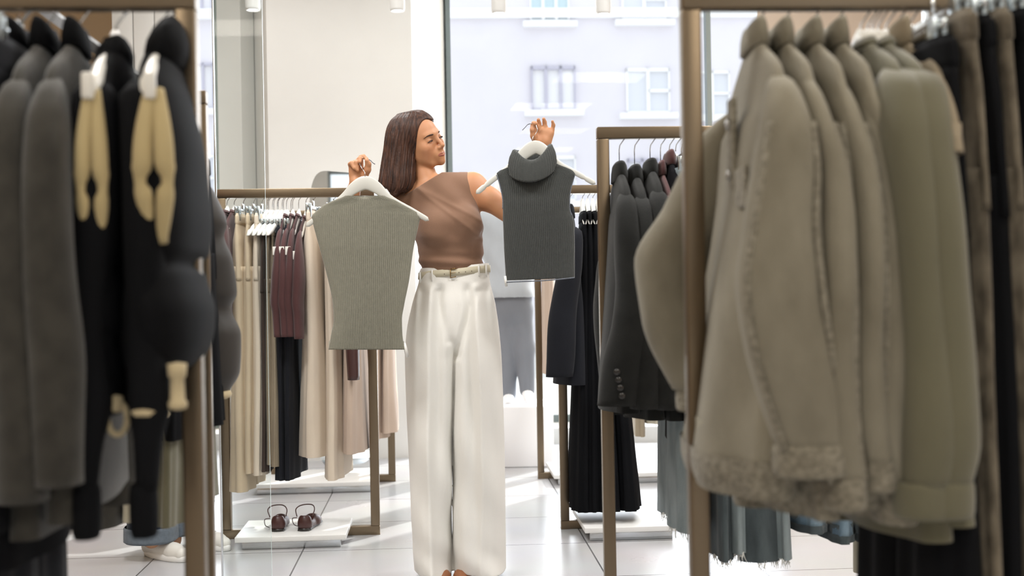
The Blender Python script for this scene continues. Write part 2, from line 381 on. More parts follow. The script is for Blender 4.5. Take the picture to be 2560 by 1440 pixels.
# ---------------------------------------------------------------- racks
ZR = 1.53
def rack(name_label, px, d, length, px_is='left', z=ZR, tw=.03, shelf=None, mat='rack', grp=None):
    p = Pz(px, z, d); dirv = Vector((math.cos(YAW), math.sin(YAW), 0))
    if px_is == 'right': p = p-dirv*length
    r = thing('clothes_rack', name_label, 'clothes rack', (p.x, p.y, 0), YAW, grp); h = tw/2
    mesh('top_bar', bbox_(-h, length+h, -h, h, z-h, z+h, .003), M[mat], r)
    for x in (0, length): mesh('post', bbox_(x-h, x+h, -h, h, tw, z-h-.0005, .003), M[mat], r)
    mesh('base_bar', bbox_(-h, length+h, -h, h, 0, tw-.0005, .003), M[mat], r)
    for x in (0, length): mesh('foot', bbox_(x-h, x+h, -.16, -h-.0005, 0, .012, .002) if 0 else bbox_(x-h-.001, x+h+.001, -.02, .02, -.0005, .004, .001), M[mat], r)
    return dict(p=p, dir=dirv, z=z, L=length, o=r, tw=tw)
RA = rack('brushed metal clothes rack in the left foreground with black puffer vests', 466, 1.80, 1.5, 'right')
RB = rack('brushed metal clothes rack in the right foreground with grey denim jackets', 1724, 1.86, 1.5)
RC = rack('brushed metal clothes rack with charcoal blazers, right of the dark knit vest', 1506, 3.45, 1.15, tw=.034)
RE = rack('silvery clothes rack with tan coats above the brown slingbacks, left of the woman', 554, 5.33, .655, tw=.04)
RE2 = rack('farthest left clothes rack with tan belted dresses behind the woman', 969, 6.85, .66, 'right', tw=.04)
RD = rack('clothes rack with long black pleated trousers behind the dark blazers', 1398, 5.42, 1.0, tw=.038)
RD2 = rack('farthest right clothes rack behind the long black trousers', 1341, 6.85, .9, tw=.036)
RF = rack('clothes rack hidden behind the left foreground rack, with a puffer coat', 500, 2.7, 1.1, 'right')
def at(r, px):
    """point on the rack's bar seen at column px"""
    p, d = r['p'], r['dir']; best = None
    k = (px-1280)/F
    # x = (k) * y approximately, corrected for roll
    lo, hi = -.6, 2.2
    def col(t):
        q = p+d*t; s, c = math.sin(RHO), math.cos(RHO); dz = q.z-CZ
        return (q.x*c-dz*s)/q.y-k
    for _ in range(50):
        mi_ = (lo+hi)/2
        if col(mi_) < 0: lo = mi_
        else: hi = mi_
    return p+d*lo
# shelves on the rack bases
def shelf(label, r, px0, px1, dfront, dback, zt=.06):
    a = Pz(px0, zt, dfront); b_ = Pz(px1, zt, dfront); w = (b_.x-a.x)/2
    s = thing('display_shelf', label, 'shelf', ((a.x+b_.x)/2, dfront, 0), YAW)
    dp = dback-dfront
    mesh('board', bbox_(-w, w, 0, dp, zt-.022, zt, .002), M['shelf'], s)
    mesh('base', bbox_(-w+.025, w-.025, .03, .055, 0, zt-.0225, .002), M['steel'], s)
    mesh('base', bbox_(-w+.025, w-.025, dp-.055, dp-.03, 0, zt-.0225, .002), M['steel'], s)
    return s
shelf('low white shelf board on the floor carrying the brown slingback shoes', RE, 588, 864, 5.07, 5.45, .058)
shelf('low white shelf board under the far tan dresses, behind the slingbacks', RE2, 630, 935, 6.45, 6.95)
shelf('low white shelf board under the long black pleated trousers', RD, 1462, 1700, 5.12, 5.60, .062)
shelf('low white shelf board at the back under the farthest right rack', RD2, 1385, 1700, 6.6, 7.1)

pb_ = at(RF, 425); pb_.z += .0
br_ = thing('steel_brace', 'sloping polished steel brace above the left foreground coats', 'brace', tuple(pb_))
mesh('bar', tube([(0, .02, -.01), tuple(P(60, -14, 2.45)-pb_)], .014, 4), M['steel'], br_, False); mesh('clamp', bbox_(-.02, .02, -.02, .025, -.022, .022, .003), M['steel'], br_)
# ================================================================ FABRICS
M['denimg'] = fabric('washed_grey_denim', lin(118, 112, 97), col2=lin(156, 150, 134), cscale=(9, 9, 5), bump=.5, thr=(.3, .75))
M['denimw'] = fabric('worn_denim_seam', lin(112, 106, 93), col2=lin(152, 146, 131), cscale=(110, 110, 150), bump=.7, thr=(.36, .66))
M['olive'] = fabric('olive_grey_fleece', lin(104, 101, 82), var=.12, bump=.3, sheen=.4)
M['coat'] = fabric('charcoal_wool_coating', lin(56, 54, 49), var=.2, cscale=(30, 30, 30), bump=.6, sheen=.35)
M['black'] = fabric('black_cloth', lin(16, 17, 20), var=.2, bump=.3, sheen=0, spec=.12)
M['puffer'] = fabric('matt_black_quilted_nylon', lin(12, 13, 16), var=.15, bump=.15, rough=.8, sheen=0, bscale=60, spec=.12)
M['pufferg'] = fabric('dark_taupe_quilted_nylon', lin(50, 47, 44), var=.2, bump=.15, rough=.6, sheen=.1, bscale=60, spec=.4)
M['beige'+'l'] = fabric('beige_lining', lin(186, 168, 126), var=.1, bump=.2)
M['cord'] = fabric('beige_cord', lin(196, 180, 146), var=.1, bump=.4)
M['blazer'] = fabric('dark_charcoal_suiting', lin(30, 31, 30), var=.2, cscale=(20, 20, 20), bump=.5, sheen=.12)
M['navy'] = fabric('blue_black_suiting', lin(27, 29, 35), var=.2, bump=.3, sheen=.05)
M['burg'] = fabric('burgundy_cloth', lin(84, 56, 56), var=.2, bump=.3, sheen=.2)
M['tanc'] = fabric('beige_coating', lin(204, 186, 160), var=.06, bump=.3)
M['cream'] = fabric('cream_coating', lin(222, 208, 190), var=.05, bump=.3)
M['pink'] = fabric('pinkish_tan_cloth', lin(198, 178, 162), var=.06, bump=.3)
M['taupe'] = fabric('taupe_cloth', lin(150, 138, 118), var=.1, bump=.3)
M['choc'] = fabric('dark_brown_cloth', lin(66, 54, 48), var=.2, bump=.3)
M['jeang'] = fabric('grey_blue_denim', lin(112, 124, 128), col2=lin(140, 152, 156), cscale=(20, 20, 6), bump=.5)
M['jeand'] = fabric('dark_slate_denim', lin(58, 66, 70), col2=lin(82, 92, 96), cscale=(20, 20, 6), bump=.5)
M['jeanb'] = fabric('mid_blue_denim', lin(90, 112, 130), col2=lin(128, 150, 166), cscale=(20, 20, 6), bump=.5)
M['fray'] = fabric('frayed_white_threads', lin(225, 226, 222), var=.1)
M['stone'] = fabric('stone_cotton', lin(186, 180, 162), var=.08, bump=.3)
M['brownd'] = fabric('dark_brown_denim', lin(84, 77, 66), col2=lin(124, 115, 100), cscale=(40, 40, 20), bump=.5)
M['leather'] = flat('oxblood_leather', lin(70, 42, 40), .35)
M['button'] = flat('dark_horn_button', lin(40, 38, 36), .3)
M['silver'] = metal('silver_button', lin(190, 190, 188), .3)
M['lgrey'] = fabric('pale_grey_knit', lin(178, 184, 190), var=.06, bump=.4, sheen=.3)
M['mgrey'] = fabric('mid_grey_suiting', lin(128, 132, 140), var=.06, bump=.3)
# ================================================================ HANGERS
def arch(w=.215, h0=-.085, drop=.075, n=25, hh=.036, th=.010, notch=True):
    R = []
    for i in range(n):
        t = -1+2*i/(n-1); a = abs(t); x = t*w
        zc = h0-drop*(a**1.25)-.012*a**6
        top = zc+hh*.5+(.026*math.exp(-(t/.20)**2)); bot = zc-hh*.5*(1-.25*a)+(.004 if a > .9 else 0)
        if notch and .80 < a < .86: top -= .006
        e = math.sqrt(max(0, 1-((a-.93)/.07)**2)) if a > .93 else 1
        c = (top+bot)/2; hf = (top-bot)/2*max(e, .15)
        R.append([(x, th*math.cos(q)*(.6+.4*e), c+hf*math.sin(q)) for q in np.linspace(0, 2*math.pi, 12, endpoint=False)])
    return rings(R)
def hook_vf(r=.021, z0=-.075, wire=.0016):
    p = [(0, r*math.cos(a), r*math.sin(a)-.004+.0) for a in np.radians(np.linspace(-30, 200, 16))]
    p = [(0, y, z) for x, y, z in p]; p = p[::-1]    # open end first
    p = [Vector(q) for q in p]
    p += [Vector((0, .012, -.022)), Vector((0, .002, -.036)), Vector((0, 0, -.05)), Vector((0, 0, z0))]
    return tube(p, wire, 6)
ARCH = {}
def hanger(r, px, label, ang=0, dz=0, mat='hang', kind='arch', w=.215, grp=None):
    p = at(r, px); z = r['z']+r['tw']/2-.0165
    t = thing('clothes_hanger', label, 'hanger', (p.x, p.y, z), -math.pi/2+ang, grp)
    h0 = -.085+dz
    key = (kind, mat, round(w, 3), round(dz, 3))
    if key not in ARCH:
        if kind == 'arch': a = [('shoulder_arch', arch(w, h0), M[mat])]
        else:
            a = [('bar', join(bbox_(-w, w, -.003, .003, h0-.006, h0+.006, .002), bbox_(-.02, .02, -.004, .004, h0, h0+.03, .002)), M[mat])]
            for sx in (-1, 1): a.append(('clip', join(bbox_(sx*w*.8-.014, sx*w*.8+.014, -.012, -.002, h0-.05, h0+.012, .002), bbox_(sx*w*.8-.014, sx*w*.8+.014, .002, .012, h0-.05, h0+.012, .002)), M['clip']))
        ARCH[key] = [(n, mesh(n, vf, mm, t)) for n, vf, mm in a]+[('hook', mesh('hook', hook_vf(z0=h0+.04), M['wire'], t))]
    else:
        for n, o in ARCH[key]:
            c = o.copy(); C.objects.link(c); c.parent = t
    return t
def hlab(k, label): return k+' hanger of the '+' '.join(label.replace(',', '').split()[:12])
def garment_root(name, r, px, label, cat, ang, grp=None):
    p = at(r, px); z = r['z']+r['tw']/2-.0165
    return thing(name, label, cat, (p.x, p.y, z), -math.pi/2+ang, grp)
# ================================================================ TOPS AND JACKETS
def sleeve_vf(pts, seed=1, nz=.006, n=28, rows=34, pw=2.2, hem=True):
    """pts: (z, x, y, rx, ry)"""
    S = np.array(pts, float); zs = S[:, 0]; q = np.linspace(zs[0], zs[-1], rows)
    c = [herm(zs, S[:, i], q) for i in range(1, 5)]; th = np.linspace(0, 2*math.pi, n, endpoint=False)
    R = np.array([np.stack([c[0][i]+c[2][i]*np.sign(np.cos(th))*abs(np.cos(th))**(2/pw), c[1][i]+c[3][i]*np.sign(np.sin(th))*abs(np.sin(th))**(2/pw), np.full(n, q[i])], 1) for i in range(rows)])
    A = R.reshape(-1, 3); tt = np.clip((zs[0]-A[:, 2])*8, 0, 1)
    A += (nz*wob(A, (10, 10, 14), seed)*tt)[:, None]*np.array([.6, 1, 0]); A[:, 1] += nz*.7*wob(A, (25, 25, 9), seed+3)*tt
    R = A.reshape(R.shape)
    if hem:
        l = R[-1]; cc = l.mean(0); i1 = cc+(l-cc)*.88; i2 = i1.copy(); i1[:, 2] = l[:, 2]; i2[:, 2] += .04
        R = np.concatenate([R, i1[None], i2[None]])
    return rings(R)
def band(pts_z, x, y, rx, ry, h, grow=.003, n=28, pw=2.2, seed=1, nz=.002):
    z = pts_z; P_ = [(z, x, y, rx+grow*.3, ry+grow*.3), (z-.004, x, y, rx+grow, ry+grow), (z-h*.5, x, y, rx+grow*1.3, ry+grow*1.3), (z-h+.004, x, y, rx+grow, ry+grow), (z-h, x, y, rx+grow*.3, ry+grow*.3)]
    return sleeve_vf(P_, seed, nz, n, 10, pw)
def collar_vf(a, b, z0, z1, out, drop, n=36, th=.004, skew=0):
    """standing collar from z0 up to z1, folded outwards by out and down by drop"""
    prof = [(0, z0), (0, z0+(z1-z0)*.5), (.0, z1-.006), (out*.3, z1), (out*.7, z1-.008), (out, z1-drop*.5), (out*1.15, z1-drop), (out*1.15-th, z1-drop-.002), (out-th, z1-drop*.5), (out*.6, z1-.014), (th, z1-.02), (th, z0)]
    q = np.linspace(0, 2*math.pi, n, endpoint=False)
    R = [[((a+o)*math.cos(t)+0, (b+o)*math.sin(t)+skew*(z-z0), z+.35*(abs(math.cos(t))-1)*(.02 if o > .001 else 0)) for t in q] for o, z in prof]
    return rings(R, False, False)
def jacket(r, px, name, label, mat, L=.75, ang=0, cat='jacket', b=(.045, .055, .07, .085), sl=None, slf=None, collar='fold', cmat=None, cuff=None, cuffmat=None,
           waist=None, seed=1, w=.205, top=0, folds=((3, .006, 0), (5, .006, 1)), buttons=False, lean=0, grp=None, slen=.60, sw=1.0, hang=True, hlabel=None, hmat='hang', tagged=False, front=-1, nzz=.006):
    g = garment_root(name, r, px, label, cat, ang, grp)
    if hang: hanger(r, px, hlabel or hlab('white', label), ang, mat=hmat, w=w-.036, dz=top)
    Z = top; m = M[mat]
    secs = [(Z-.068, 0, 0, .050, b[0]*.34), (Z-.085, 0, 0, .075, b[0]*.42), (Z-.105, 0, 0, w*.60, b[0]*.52), (Z-.13, 0, 0, w*.82, b[0]*.62), (Z-.175, 0, 0, w*.97, b[0]*.75), (Z-.2, 0, lean*.05, w+.008, b[1]*.85), (Z-.3, 0, lean*.2, w, b[1]), (Z-.5, 0, lean*.55, w, b[2]), (Z-L, 0, lean, w*1.03, b[3])]
    mesh('body', loft(secs, folds=folds, nz=nzz, seed=seed, cap0=True, t0=.2), m, g)
    if collar == 'fold': mesh('collar', collar_vf(.058, b[0]*.30, Z-.085, Z-.034, .009, .042), M[cmat or mat], g)
    elif collar == 'stand': mesh('collar', collar_vf(.066, b[0]*.75, Z-.10, Z-.02, .008, .02), M[cmat or mat], g)
    elif collar == 'shawl': mesh('collar', collar_vf(.058, b[0]*.38, Z-.095, Z-.040, .010, .055), M[cmat or mat], g)
    elif collar == 'round': mesh('collar', collar_vf(.062, b[0]*.55, Z-.085, Z-.066, .004, .012), M[cmat or mat], g)
    def slv(sx, pts, nm):
        pts = [(z+Z, sx*x, y, rx_, ry_) for z, x, y, rx_, ry_ in pts]
        s = mesh('sleeve', sleeve_vf(pts, seed+5+sx, nzz), m, g)
        if cuff:
            z, x, y, a, c_ = pts[-1]
            k = mesh('cuff', band(z+.008, x, y, a, c_, cuff, seed=seed), M[cuffmat or mat], s)
        return s
    k = sw
    default = [(-.138, .150, 0, .008, .006*k), (-.150, .168, 0, .024, .015*k), (-.178, .188, 0, .034, .024*k), (-.22, .203, 0, .044, .033*k), (-.28, .212, lean*.15, .052, .043*k), (-.36, .218, lean*.3, .058, .056*k), (-.46, .222, lean*.5-.004, .056, .055*k), (-.185-slen*.75, .222, lean*.7, .05, .05*k), (-.185-slen, .22, lean*.8, .04, .042*k)]
    s1 = slv(1, sl or default, 'near'); slv(-1, slf or default, 'far')
    if buttons:
        z, x, y, rx_, ry_ = (sl or default)[-1]
        for i in range(4):
            mesh('button', lathe([(.001, .003), (.008, .0025), (.009, 0), (.001, -.001)], 12), M['button'], s1).matrix_local = Matrix.Translation((x+rx_+.0105-.004*i*.2+.001, y-.0+ry_*.15-.004*i, Z+z+.03+.021*i)) @ Matrix.Rotation(math.pi/2, 4, 'Y')
    if waist:
        hz = Z-L
        mesh('hem_band', loft([(hz+.006, 0, lean, w*1.03+.004, b[3]+.006), (hz-waist*.5, 0, lean, w*1.03, b[3]+.004), (hz-waist, 0, lean, w*.99, b[3]-.004)], folds=folds, rows=8, nz=.004, seed=seed, cap0=False, t0=-2), M[cuffmat or mat], g)
    return g
def placket(g, L, y0, z0, z1, x, mat='denimw', n=6, bmat='silver'):
    p = mesh('placket', bbox_(x-.02, x+.02, y0-.006, y0+.002, z1, z0, .002), M[mat], g)
    for i in range(n):
        z = z0+(z1-z0)*(i+.5)/n
        mesh('button', lathe([(.001, .005), (.007, .004), (.0085, 0), (.001, -.001)], 12), M[bmat], p).matrix_local = Matrix.Translation((x, y0-.007, z)) @ Matrix.Rotation(math.pi/2, 4, 'X')
# ================================================================ TROUSERS, SKIRTS
def trousers(r, px, name, label, mat, L=1.1, ang=0, cat='trousers', b=(.018, .03, .045), w=(.17, .2), seed=1, lean=0, top=-.125, folds=((5, .008, 0), (9, .005, 1)), hem=None, hang=True, hw=.16, hlabel=None,
             grp=None, split=True, stitch=None, hmat='steel'):
    g = garment_root(name, r, px, label, cat, ang, grp)
    if hang: hanger(r, px, hlabel or hlab('clip', label), ang, kind='clip', w=hw, mat=hmat, dz=top+.115)
    m = M[mat]
    mesh('waistband', loft([(top+.004, 0, 0, w[0]*.98, b[0]), (top, 0, 0, w[0], b[0]+.002), (top-.035, 0, 0, w[0]+.004, b[0]+.003), (top-.038, 0, 0, w[0], b[0])], rows=8, n=40), M[stitch or mat], g)
    if split:
        cr = .28
        mesh('seat', loft([(top-.036, 0, 0, w[0], b[0]), (top-.12, 0, lean*.05, w[0]+.01, b[1]*.9), (top-cr, 0, lean*.15, w[0]+.015, b[1])], folds=folds, nz=.003, seed=seed, rows=20, hem=False), m, g)
        for sx in (1, -1):
            lw = (w[0]+.012)/2
            secs = [(top-cr+.06, sx*lw, lean*.12, lw*.98, b[1]*.96), (top-cr-.02, sx*lw, lean*.2, lw*1.0, b[1]), (top-L*.6, sx*(lw+.002), lean*.5, (lw+w[1]/2)/2, (b[1]+b[2])/2), (top-L, sx*(w[1]/2+.004), lean, w[1]/2, b[2])]
            lg = mesh('leg', loft(secs, n=44, folds=folds, nz=.005, seed=seed+sx, rows=40, t0=-.1), m, g)
            if hem == 'stitch': mesh('hem', loft([(top-L+.022, sx*(w[1]/2+.004), lean, w[1]/2+.0035, b[2]+.0035), (top-L-.001, sx*(w[1]/2+.004), lean, w[1]/2+.003, b[2]+.003)], n=44, folds=folds, rows=5, nz=.005, seed=seed+sx, cap0=False, t0=-5), M['jeand'], lg)
            if hem == 'fray': fray(lg, top-L, sx*(w[1]/2+.004), lean, w[1]/2, b[2], seed+sx)
    else:
        secs = [(top-.034, 0, 0, w[0], b[0]), (top-.15, 0, lean*.1, w[0]+.01, b[1]), (top-L*.6, 0, lean*.55, (w[0]+w[1])/2, (b[1]+b[2])/2), (top-L, 0, lean, w[1], b[2])]
        lg = mesh('skirt', loft(secs, n=72, folds=folds, nz=.005, seed=seed, rows=48), m, g)
        if hem == 'fray': fray(lg, top-L, 0, lean, w[1], b[2], seed)
    return g
def fray(par, z, cx, cy, a, b, seed, n=70):
    rr = random.Random(seed); parts = []
    for i in range(n):
        t = rr.uniform(0, 6.28); x = cx+a*math.cos(t)*.97; y = cy+b*math.sin(t)*.95; l = rr.uniform(.006, .028)
        dx, dy = rr.uniform(-.008, .008), rr.uniform(-.01, .01)
        parts.append(tube([(x, y, z+.004), (x+dx*.4, y+dy*.4, z-l*.5), (x+dx, y+dy, z-l)], [.0012, .0009, .0005], 4))
    o = mesh('frayed_threads', join(*parts), M['fray'], par); o['kind'] = 'stuff'
def price_tag(g, x, y, z, tilt=0, h=.036, w=.011):
    o = mesh('tag', bbox_(-.002, .002, -w, w, -h, 0, .001), M['tagw'], g, label='white rectangular swing tag'); o.location = (x, y, z); o.rotation_euler = (tilt, 0, 0)
# ================================================================ RIGHT FOREGROUND: denim jackets
def dsl(bulge=0, sh=0, k=1.0, el=-.022):
    return [(-.138, .150, 0, .008, .006), (-.150, .168, 0, .024, .016*k), (-.178, .188, sh*.3, .034, .026*k), (-.22, .203, sh*.6, .044, .035*k), (-.28, .214, el*.3+sh, .053, .044*k), (-.36, .222, el*.8+sh, .058, .051*k), (-.44, .226, el+sh, .062, (.062+bulge)*k), (-.52, .226, el*.6+sh, .06, (.063+bulge)*k), (-.60, .224, .004+sh, .054, .058*k), (-.665, .222, .018+sh, .044, .048*k)]
far = [(-.146, .17, 0, .012, .010), (-.155, .182, 0, .03, .025), (-.2, .205, -.01, .05, .055), (-.3, .22, -.05, .052, .062), (-.40, .225, -.10, .05, .066), (-.5, .225, -.095, .048, .06), (-.62, .222, -.05, .042, .048)]
J = [(1884, 'washed grey denim jacket, frontmost beside the right foreground post', 7, 0, .69), (1948, 'washed grey denim jacket, second from the right foreground post', 12, -.004, .72),
     (2020, 'washed grey denim jacket, third from the right foreground post', 19, 0, .705), (2082, 'washed grey denim jacket, last before the olive sweatshirts', 23, -.01, .725)]
for i, (px, lb, sd, sh, L_) in enumerate(J):
    g = jacket(RB, px, 'denim_jacket', lb, 'denimg', L=L_, seed=sd, nzz=.010, b=(.030, .038, .06, .072) if i == 0 else (.026, .028, .032, .045), sl=[(z if z > -.3 else -.3+(z+.3)*(1, 1.13, 1.07, 1.2)[i], x-.012*i, y, a_, b_) for z, x, y, a_, b_ in dsl(0 if i == 0 else -.01, sh+(.002, .014, .012, .016)[i], 1 if i == 0 else .55, -.022 if i == 0 else .004)],
               slf=far if i == 0 else None, cuff=.045, cuffmat='denimw', waist=.05, folds=((3, .009, sd), (5, .007, 1)), lean=(-.035, .0, .012, .03)[i], grp='grey denim jackets on the right foreground rack')
    if i == 0: placket(g, .7, -.046, -.16, -.62, .06); mesh('pocket_flap', bbox_(.09, .17, -.052, -.045, -.33, -.27, .003), M['denimw'], g)
    else: placket(g, .7, -.040, -.12, -.66, .06)
    sp = [(z if z > -.3 else -.3+(z+.3)*(1, 1.13, 1.07, 1.2)[i], x-.012*i, y, a_, b_) for z, x, y, a_, b_ in dsl(0 if i == 0 else -.01, sh+(.002, .014, .012, .016)[i], 1 if i == 0 else .55, -.022 if i == 0 else .004)][3:]
    for sy in (1, -1):
        q = curve_pts([(x+a_*.66, y+sy*b_*.80, z) for z, x, y, a_, b_ in sp], 40)
        mesh('sleeve_seam', tube(q, .0055, 8), M['denimw'], g)
for i, (px, lb, L_) in enumerate(((2148, 'olive grey sweatshirt with round soft shoulders, first after the denim jackets', .80), (2192, 'olive grey sweatshirt, second after the denim jackets', .78))):
    jacket(RB, px, 'sweatshirt', lb, 'olive', cat='sweatshirt', L=L_, seed=40+i, b=(.03, .035, .05, .06), collar='round', sw=1.0, slen=.62, w=.215, lean=.025, cuff=.05,
           sl=[(-.132, .150, 0, .010, .012), (-.142, .168, 0, .028, .024), (-.17, .19, 0, .042, .034), (-.24, .210, .0, .052, .038), (-.4, .220, .004, .056, .038), (-.55, .222, .012, .056, .042), (-.66, .222, .014, .052, .044), (-.72, .22, .008, .046, .040)])
jacket(RB, 2236, 'collared_shirt', 'taupe shirt with pointed collar hanging between the sweatshirts and the black trousers', 'taupe', cat='shirt', L=.22, seed=44, b=(.022, .025, .03, .03), collar='fold', sw=.4, slen=.08)
for i, px in enumerate((2166, 2178, 2212)): hanger(RB, px, ('empty white hanger, first of the three behind the olive sweatshirts', 'empty white hanger, middle of the three behind the olive sweatshirts', 'empty white hanger nearest the black trousers on the right')[i], 0, w=.14)
trousers(RB, 2268, 'wide_trousers', 'black wide trousers reaching the floor, right of the olive sweatshirts', 'black', L=1.36, b=(.025, .032, .06), w=(.19, .24), seed=50, top=-.10, lean=.0)
trousers(RB, 2322, 'denim_jeans', 'dark brown jeans with worn side seams, right of the black wide trousers', 'brownd', L=1.30, b=(.02, .026, .03), w=(.18, .23), seed=51, top=-.06, lean=.012)
trousers(RB, 2362, 'wide_trousers', 'black trousers between the two pairs of dark brown jeans on the far right', 'black', L=1.32, b=(.022, .03, .035), w=(.18, .23), seed=52, top=-.07, lean=.02)
trousers(RB, 2402, 'denim_jeans', 'dark brown jeans at the right edge of the picture', 'brownd', L=1.30, b=(.02, .026, .034), w=(.18, .23), seed=53, top=-.06, lean=.02)
trousers(RB, 2450, 'wide_trousers', 'black trousers at the far right edge of the foreground rack', 'black', L=1.36, b=(.025, .04, .05), w=(.18, .23), seed=54, top=-.06, lean=.02)
# ================================================================ LEFT FOREGROUND
AN = math.radians(9)
csl = lambda s=0, e=.56: [(-.138, .150, 0, .008, .006), (-.150, .168, 0, .024, .014), (-.178, .188, 0, .034, .022), (-.21, .203, 0, .044, .028), (-.27, .214, .0, .05, .031), (-.4, .220, s*.4, .052, .034), (-.55, .222, s, .05, .036), (-.185-e, .22, s*1.1, .042, .032)]
jacket(RA, 40, 'hooded_coat', 'black coat at the left edge of the left foreground rack', 'black', cat='coat', L=.80, ang=AN, seed=60, b=(.03, .035, .05, .06), sl=csl(), cuff=None)
jacket(RA, 112, 'wool_coat', 'charcoal wool coat, leftmost of the two long wool coats', 'coat', cat='coat', L=.76, ang=AN, seed=61, b=(.03, .034, .04, .045), sl=csl(.01, .52), cmat='black', folds=((3, .008, 0), (5, .006, 2)))
jacket(RA, 190, 'wool_coat', 'charcoal wool coat hanging beside the first beige-trimmed puffer vest', 'coat', cat='coat', L=.74, ang=AN, seed=62, b=(.03, .034, .04, .045), sl=csl(.012, .50), cmat='black', folds=((3, .008, 1), (5, .006, 0)))
trousers(RA, -25, 'long_trousers', 'dark navy trousers below the left edge coats', 'navy', L=1.36, ang=AN, b=(.02, .03, .05), w=(.17, .21), seed=63, top=-.09, lean=.01)
trousers(RA, 45, 'long_trousers', 'dark navy trousers below the two wool coats', 'navy', L=1.36, ang=AN, b=(.02, .025, .03), w=(.17, .20), seed=64, top=-.09, lean=.0)
def puffer(r, px, label, ang, secs, hood, arm, grp=None, mat='puffer', seed=1, hem=None, baffles=None):
    g = garment_root('puffer_vest', r, px, label, 'puffer vest', ang, grp)
    hanger(r, px, 'white hanger inside the black puffer vest '+label.split(', ')[1], ang, w=.205)
    S = np.array(secs, float); rows = 70; q = np.linspace(S[0, 0], S[-1, 0], rows); c = [herm(S[:, 0], S[:, i], q) for i in range(1, 5)]
    n = 56; th = np.linspace(0, 2*math.pi, n, endpoint=False); R = []
    for i in range(rows):
        bz = [abs(q[i]-z) for z in baffles]; d = -.012*math.exp(-(min(bz)/.010)**2)+.006*math.exp(-((min(bz)-.06)/.05)**2)
        R.append([(c[0][i]+(c[2][i]+d)*np.sign(math.cos(t))*abs(math.cos(t))**.8, c[1][i]+(c[3][i]+d)*np.sign(math.sin(t))*abs(math.sin(t))**.9, q[i]) for t in th])
    R = np.array(R); A = R.reshape(-1, 3); A += (.005*wob(A, (12, 12, 20), seed))[:, None]*np.array([.7, 1, 0]); R = A.reshape(R.shape)
    mesh('body', rings(R), M[mat], g)
    hz, ha, hb, hx, hy = hood
    Vh = lathe([(.001, 1)], 3)
    R = []
    for z, s in ((-.5, .8), (-.3, .95), (0, 1.05), (.3, 1.0), (.6, .8), (.85, .5), (1, .15)):
        R.append([(hx+ha*s*math.cos(t), hy+hb*s*math.sin(t)+hb*.25*z, -.115+(z+.5)*hz/1.5) for t in np.linspace(0, 2*math.pi, 28, endpoint=False)])
    mesh('high_collar', rings(R), M[mat], g)
    # armhole: two padded beige lining lips around a dark slit, on the side that faces the camera
    zt, zb, wd, xo, yo = arm
    for s in (-1, 1):
        pts = []; rad = []
        for t in np.linspace(0, 1, 22):
            z = zt+(zb-zt)*t; e = wd*(.28+.55*math.sin(math.pi*min(1, t*1.05)))+ (wd*.10 if t > .5 else 0)
            pinch = 1-.55*math.exp(-((t-.60)/.05)**2)
            pts.append((xo+.018*math.sin(math.pi*t)-.02*t*0, yo+s*e*(.55+.1*t)*(1.35-.35*pinch), z)); rad.append((wd*.40*(.45+.55*math.sin(math.pi*(t*.86+.10)))*pinch)+.002)
        mesh('armhole_lining', tube(pts, rad, 14), M['beigel'], g)
    tip = mesh('hanger_shoulder_pad', bbox_(-.006, .006, -.008, .008, -.018, .018, .004), M['hang'], g, label='white plastic tip of the hanger poking out of the armhole'); tip.location = (xo+.012, yo-.004, zt+.004)
    return g
g = puffer(RA, 288, 'long black puffer vest with beige armhole lining, left one', math.radians(9), [(-.085, 0, 0, .07, .024), (-.12, 0, 0, .14, .027), (-.16, 0, 0, .18, .031), (-.25, 0, 0, .19, .036), (-.40, 0, .0, .195, .040), (-.46, 0, -.002, .20, .043), (-.52, 0, -.004, .195, .043), (-.56, 0, -.004, .18, .038), (-.585, 0, -.004, .15, .026)],
       (.060, .06, .026, .02, .0), (-.165, -.385, .022, .195, .0), baffles=(-.40, -.50), seed=3)
lp = [( .18+.0*math.cos(a), .022+.013*math.cos(a), -.605+.022*math.sin(a)) for a in np.linspace(0, 2*math.pi, 20)]
mesh('drawcord_loop', tube(lp, .0045, 8), M['cord'], g); mesh('drawcord_stopper', lathe([(.001, .012), (.01, .01), (.011, 0), (.01, -.01), (.001, -.012)], 14, .18, .0), M['cord'], g).location = (0, .02, -.585)
g = puffer(RA, 408, 'long black puffer vest with beige armhole lining, beside the rack post', math.radians(9), [(-.085, 0, 0, .07, .024), (-.12, 0, 0.002, .14, .030), (-.16, 0, .006, .18, .036), (-.25, 0, .012, .19, .042), (-.38, 0, .008, .195, .044), (-.42, 0, .0, .205, .048), (-.47, 0, .002, .215, .056), (-.52, 0, -.002, .205, .052), (-.565, 0, -.008, .16, .03)],
       (.085, .07, .030, .03, .008), (-.165, -.37, .028, .195, .010), baffles=(-.395, -.56), seed=8)
mesh('toggle', lathe([(.001, .03), (.013, .028), (.012, .012), (.009, .008), (.01, -.02), (.013, -.024), (.012, -.032), (.001, -.034)], 16), M['cord'], g).location = (.2, .034, -.56)
mesh('cord_end', lathe([(.001, .012), (.008, .008), (.02, -.008), (.018, -.014), (.001, -.015)], 16), M['cord'], g).location = (.205, -.006, -.585)
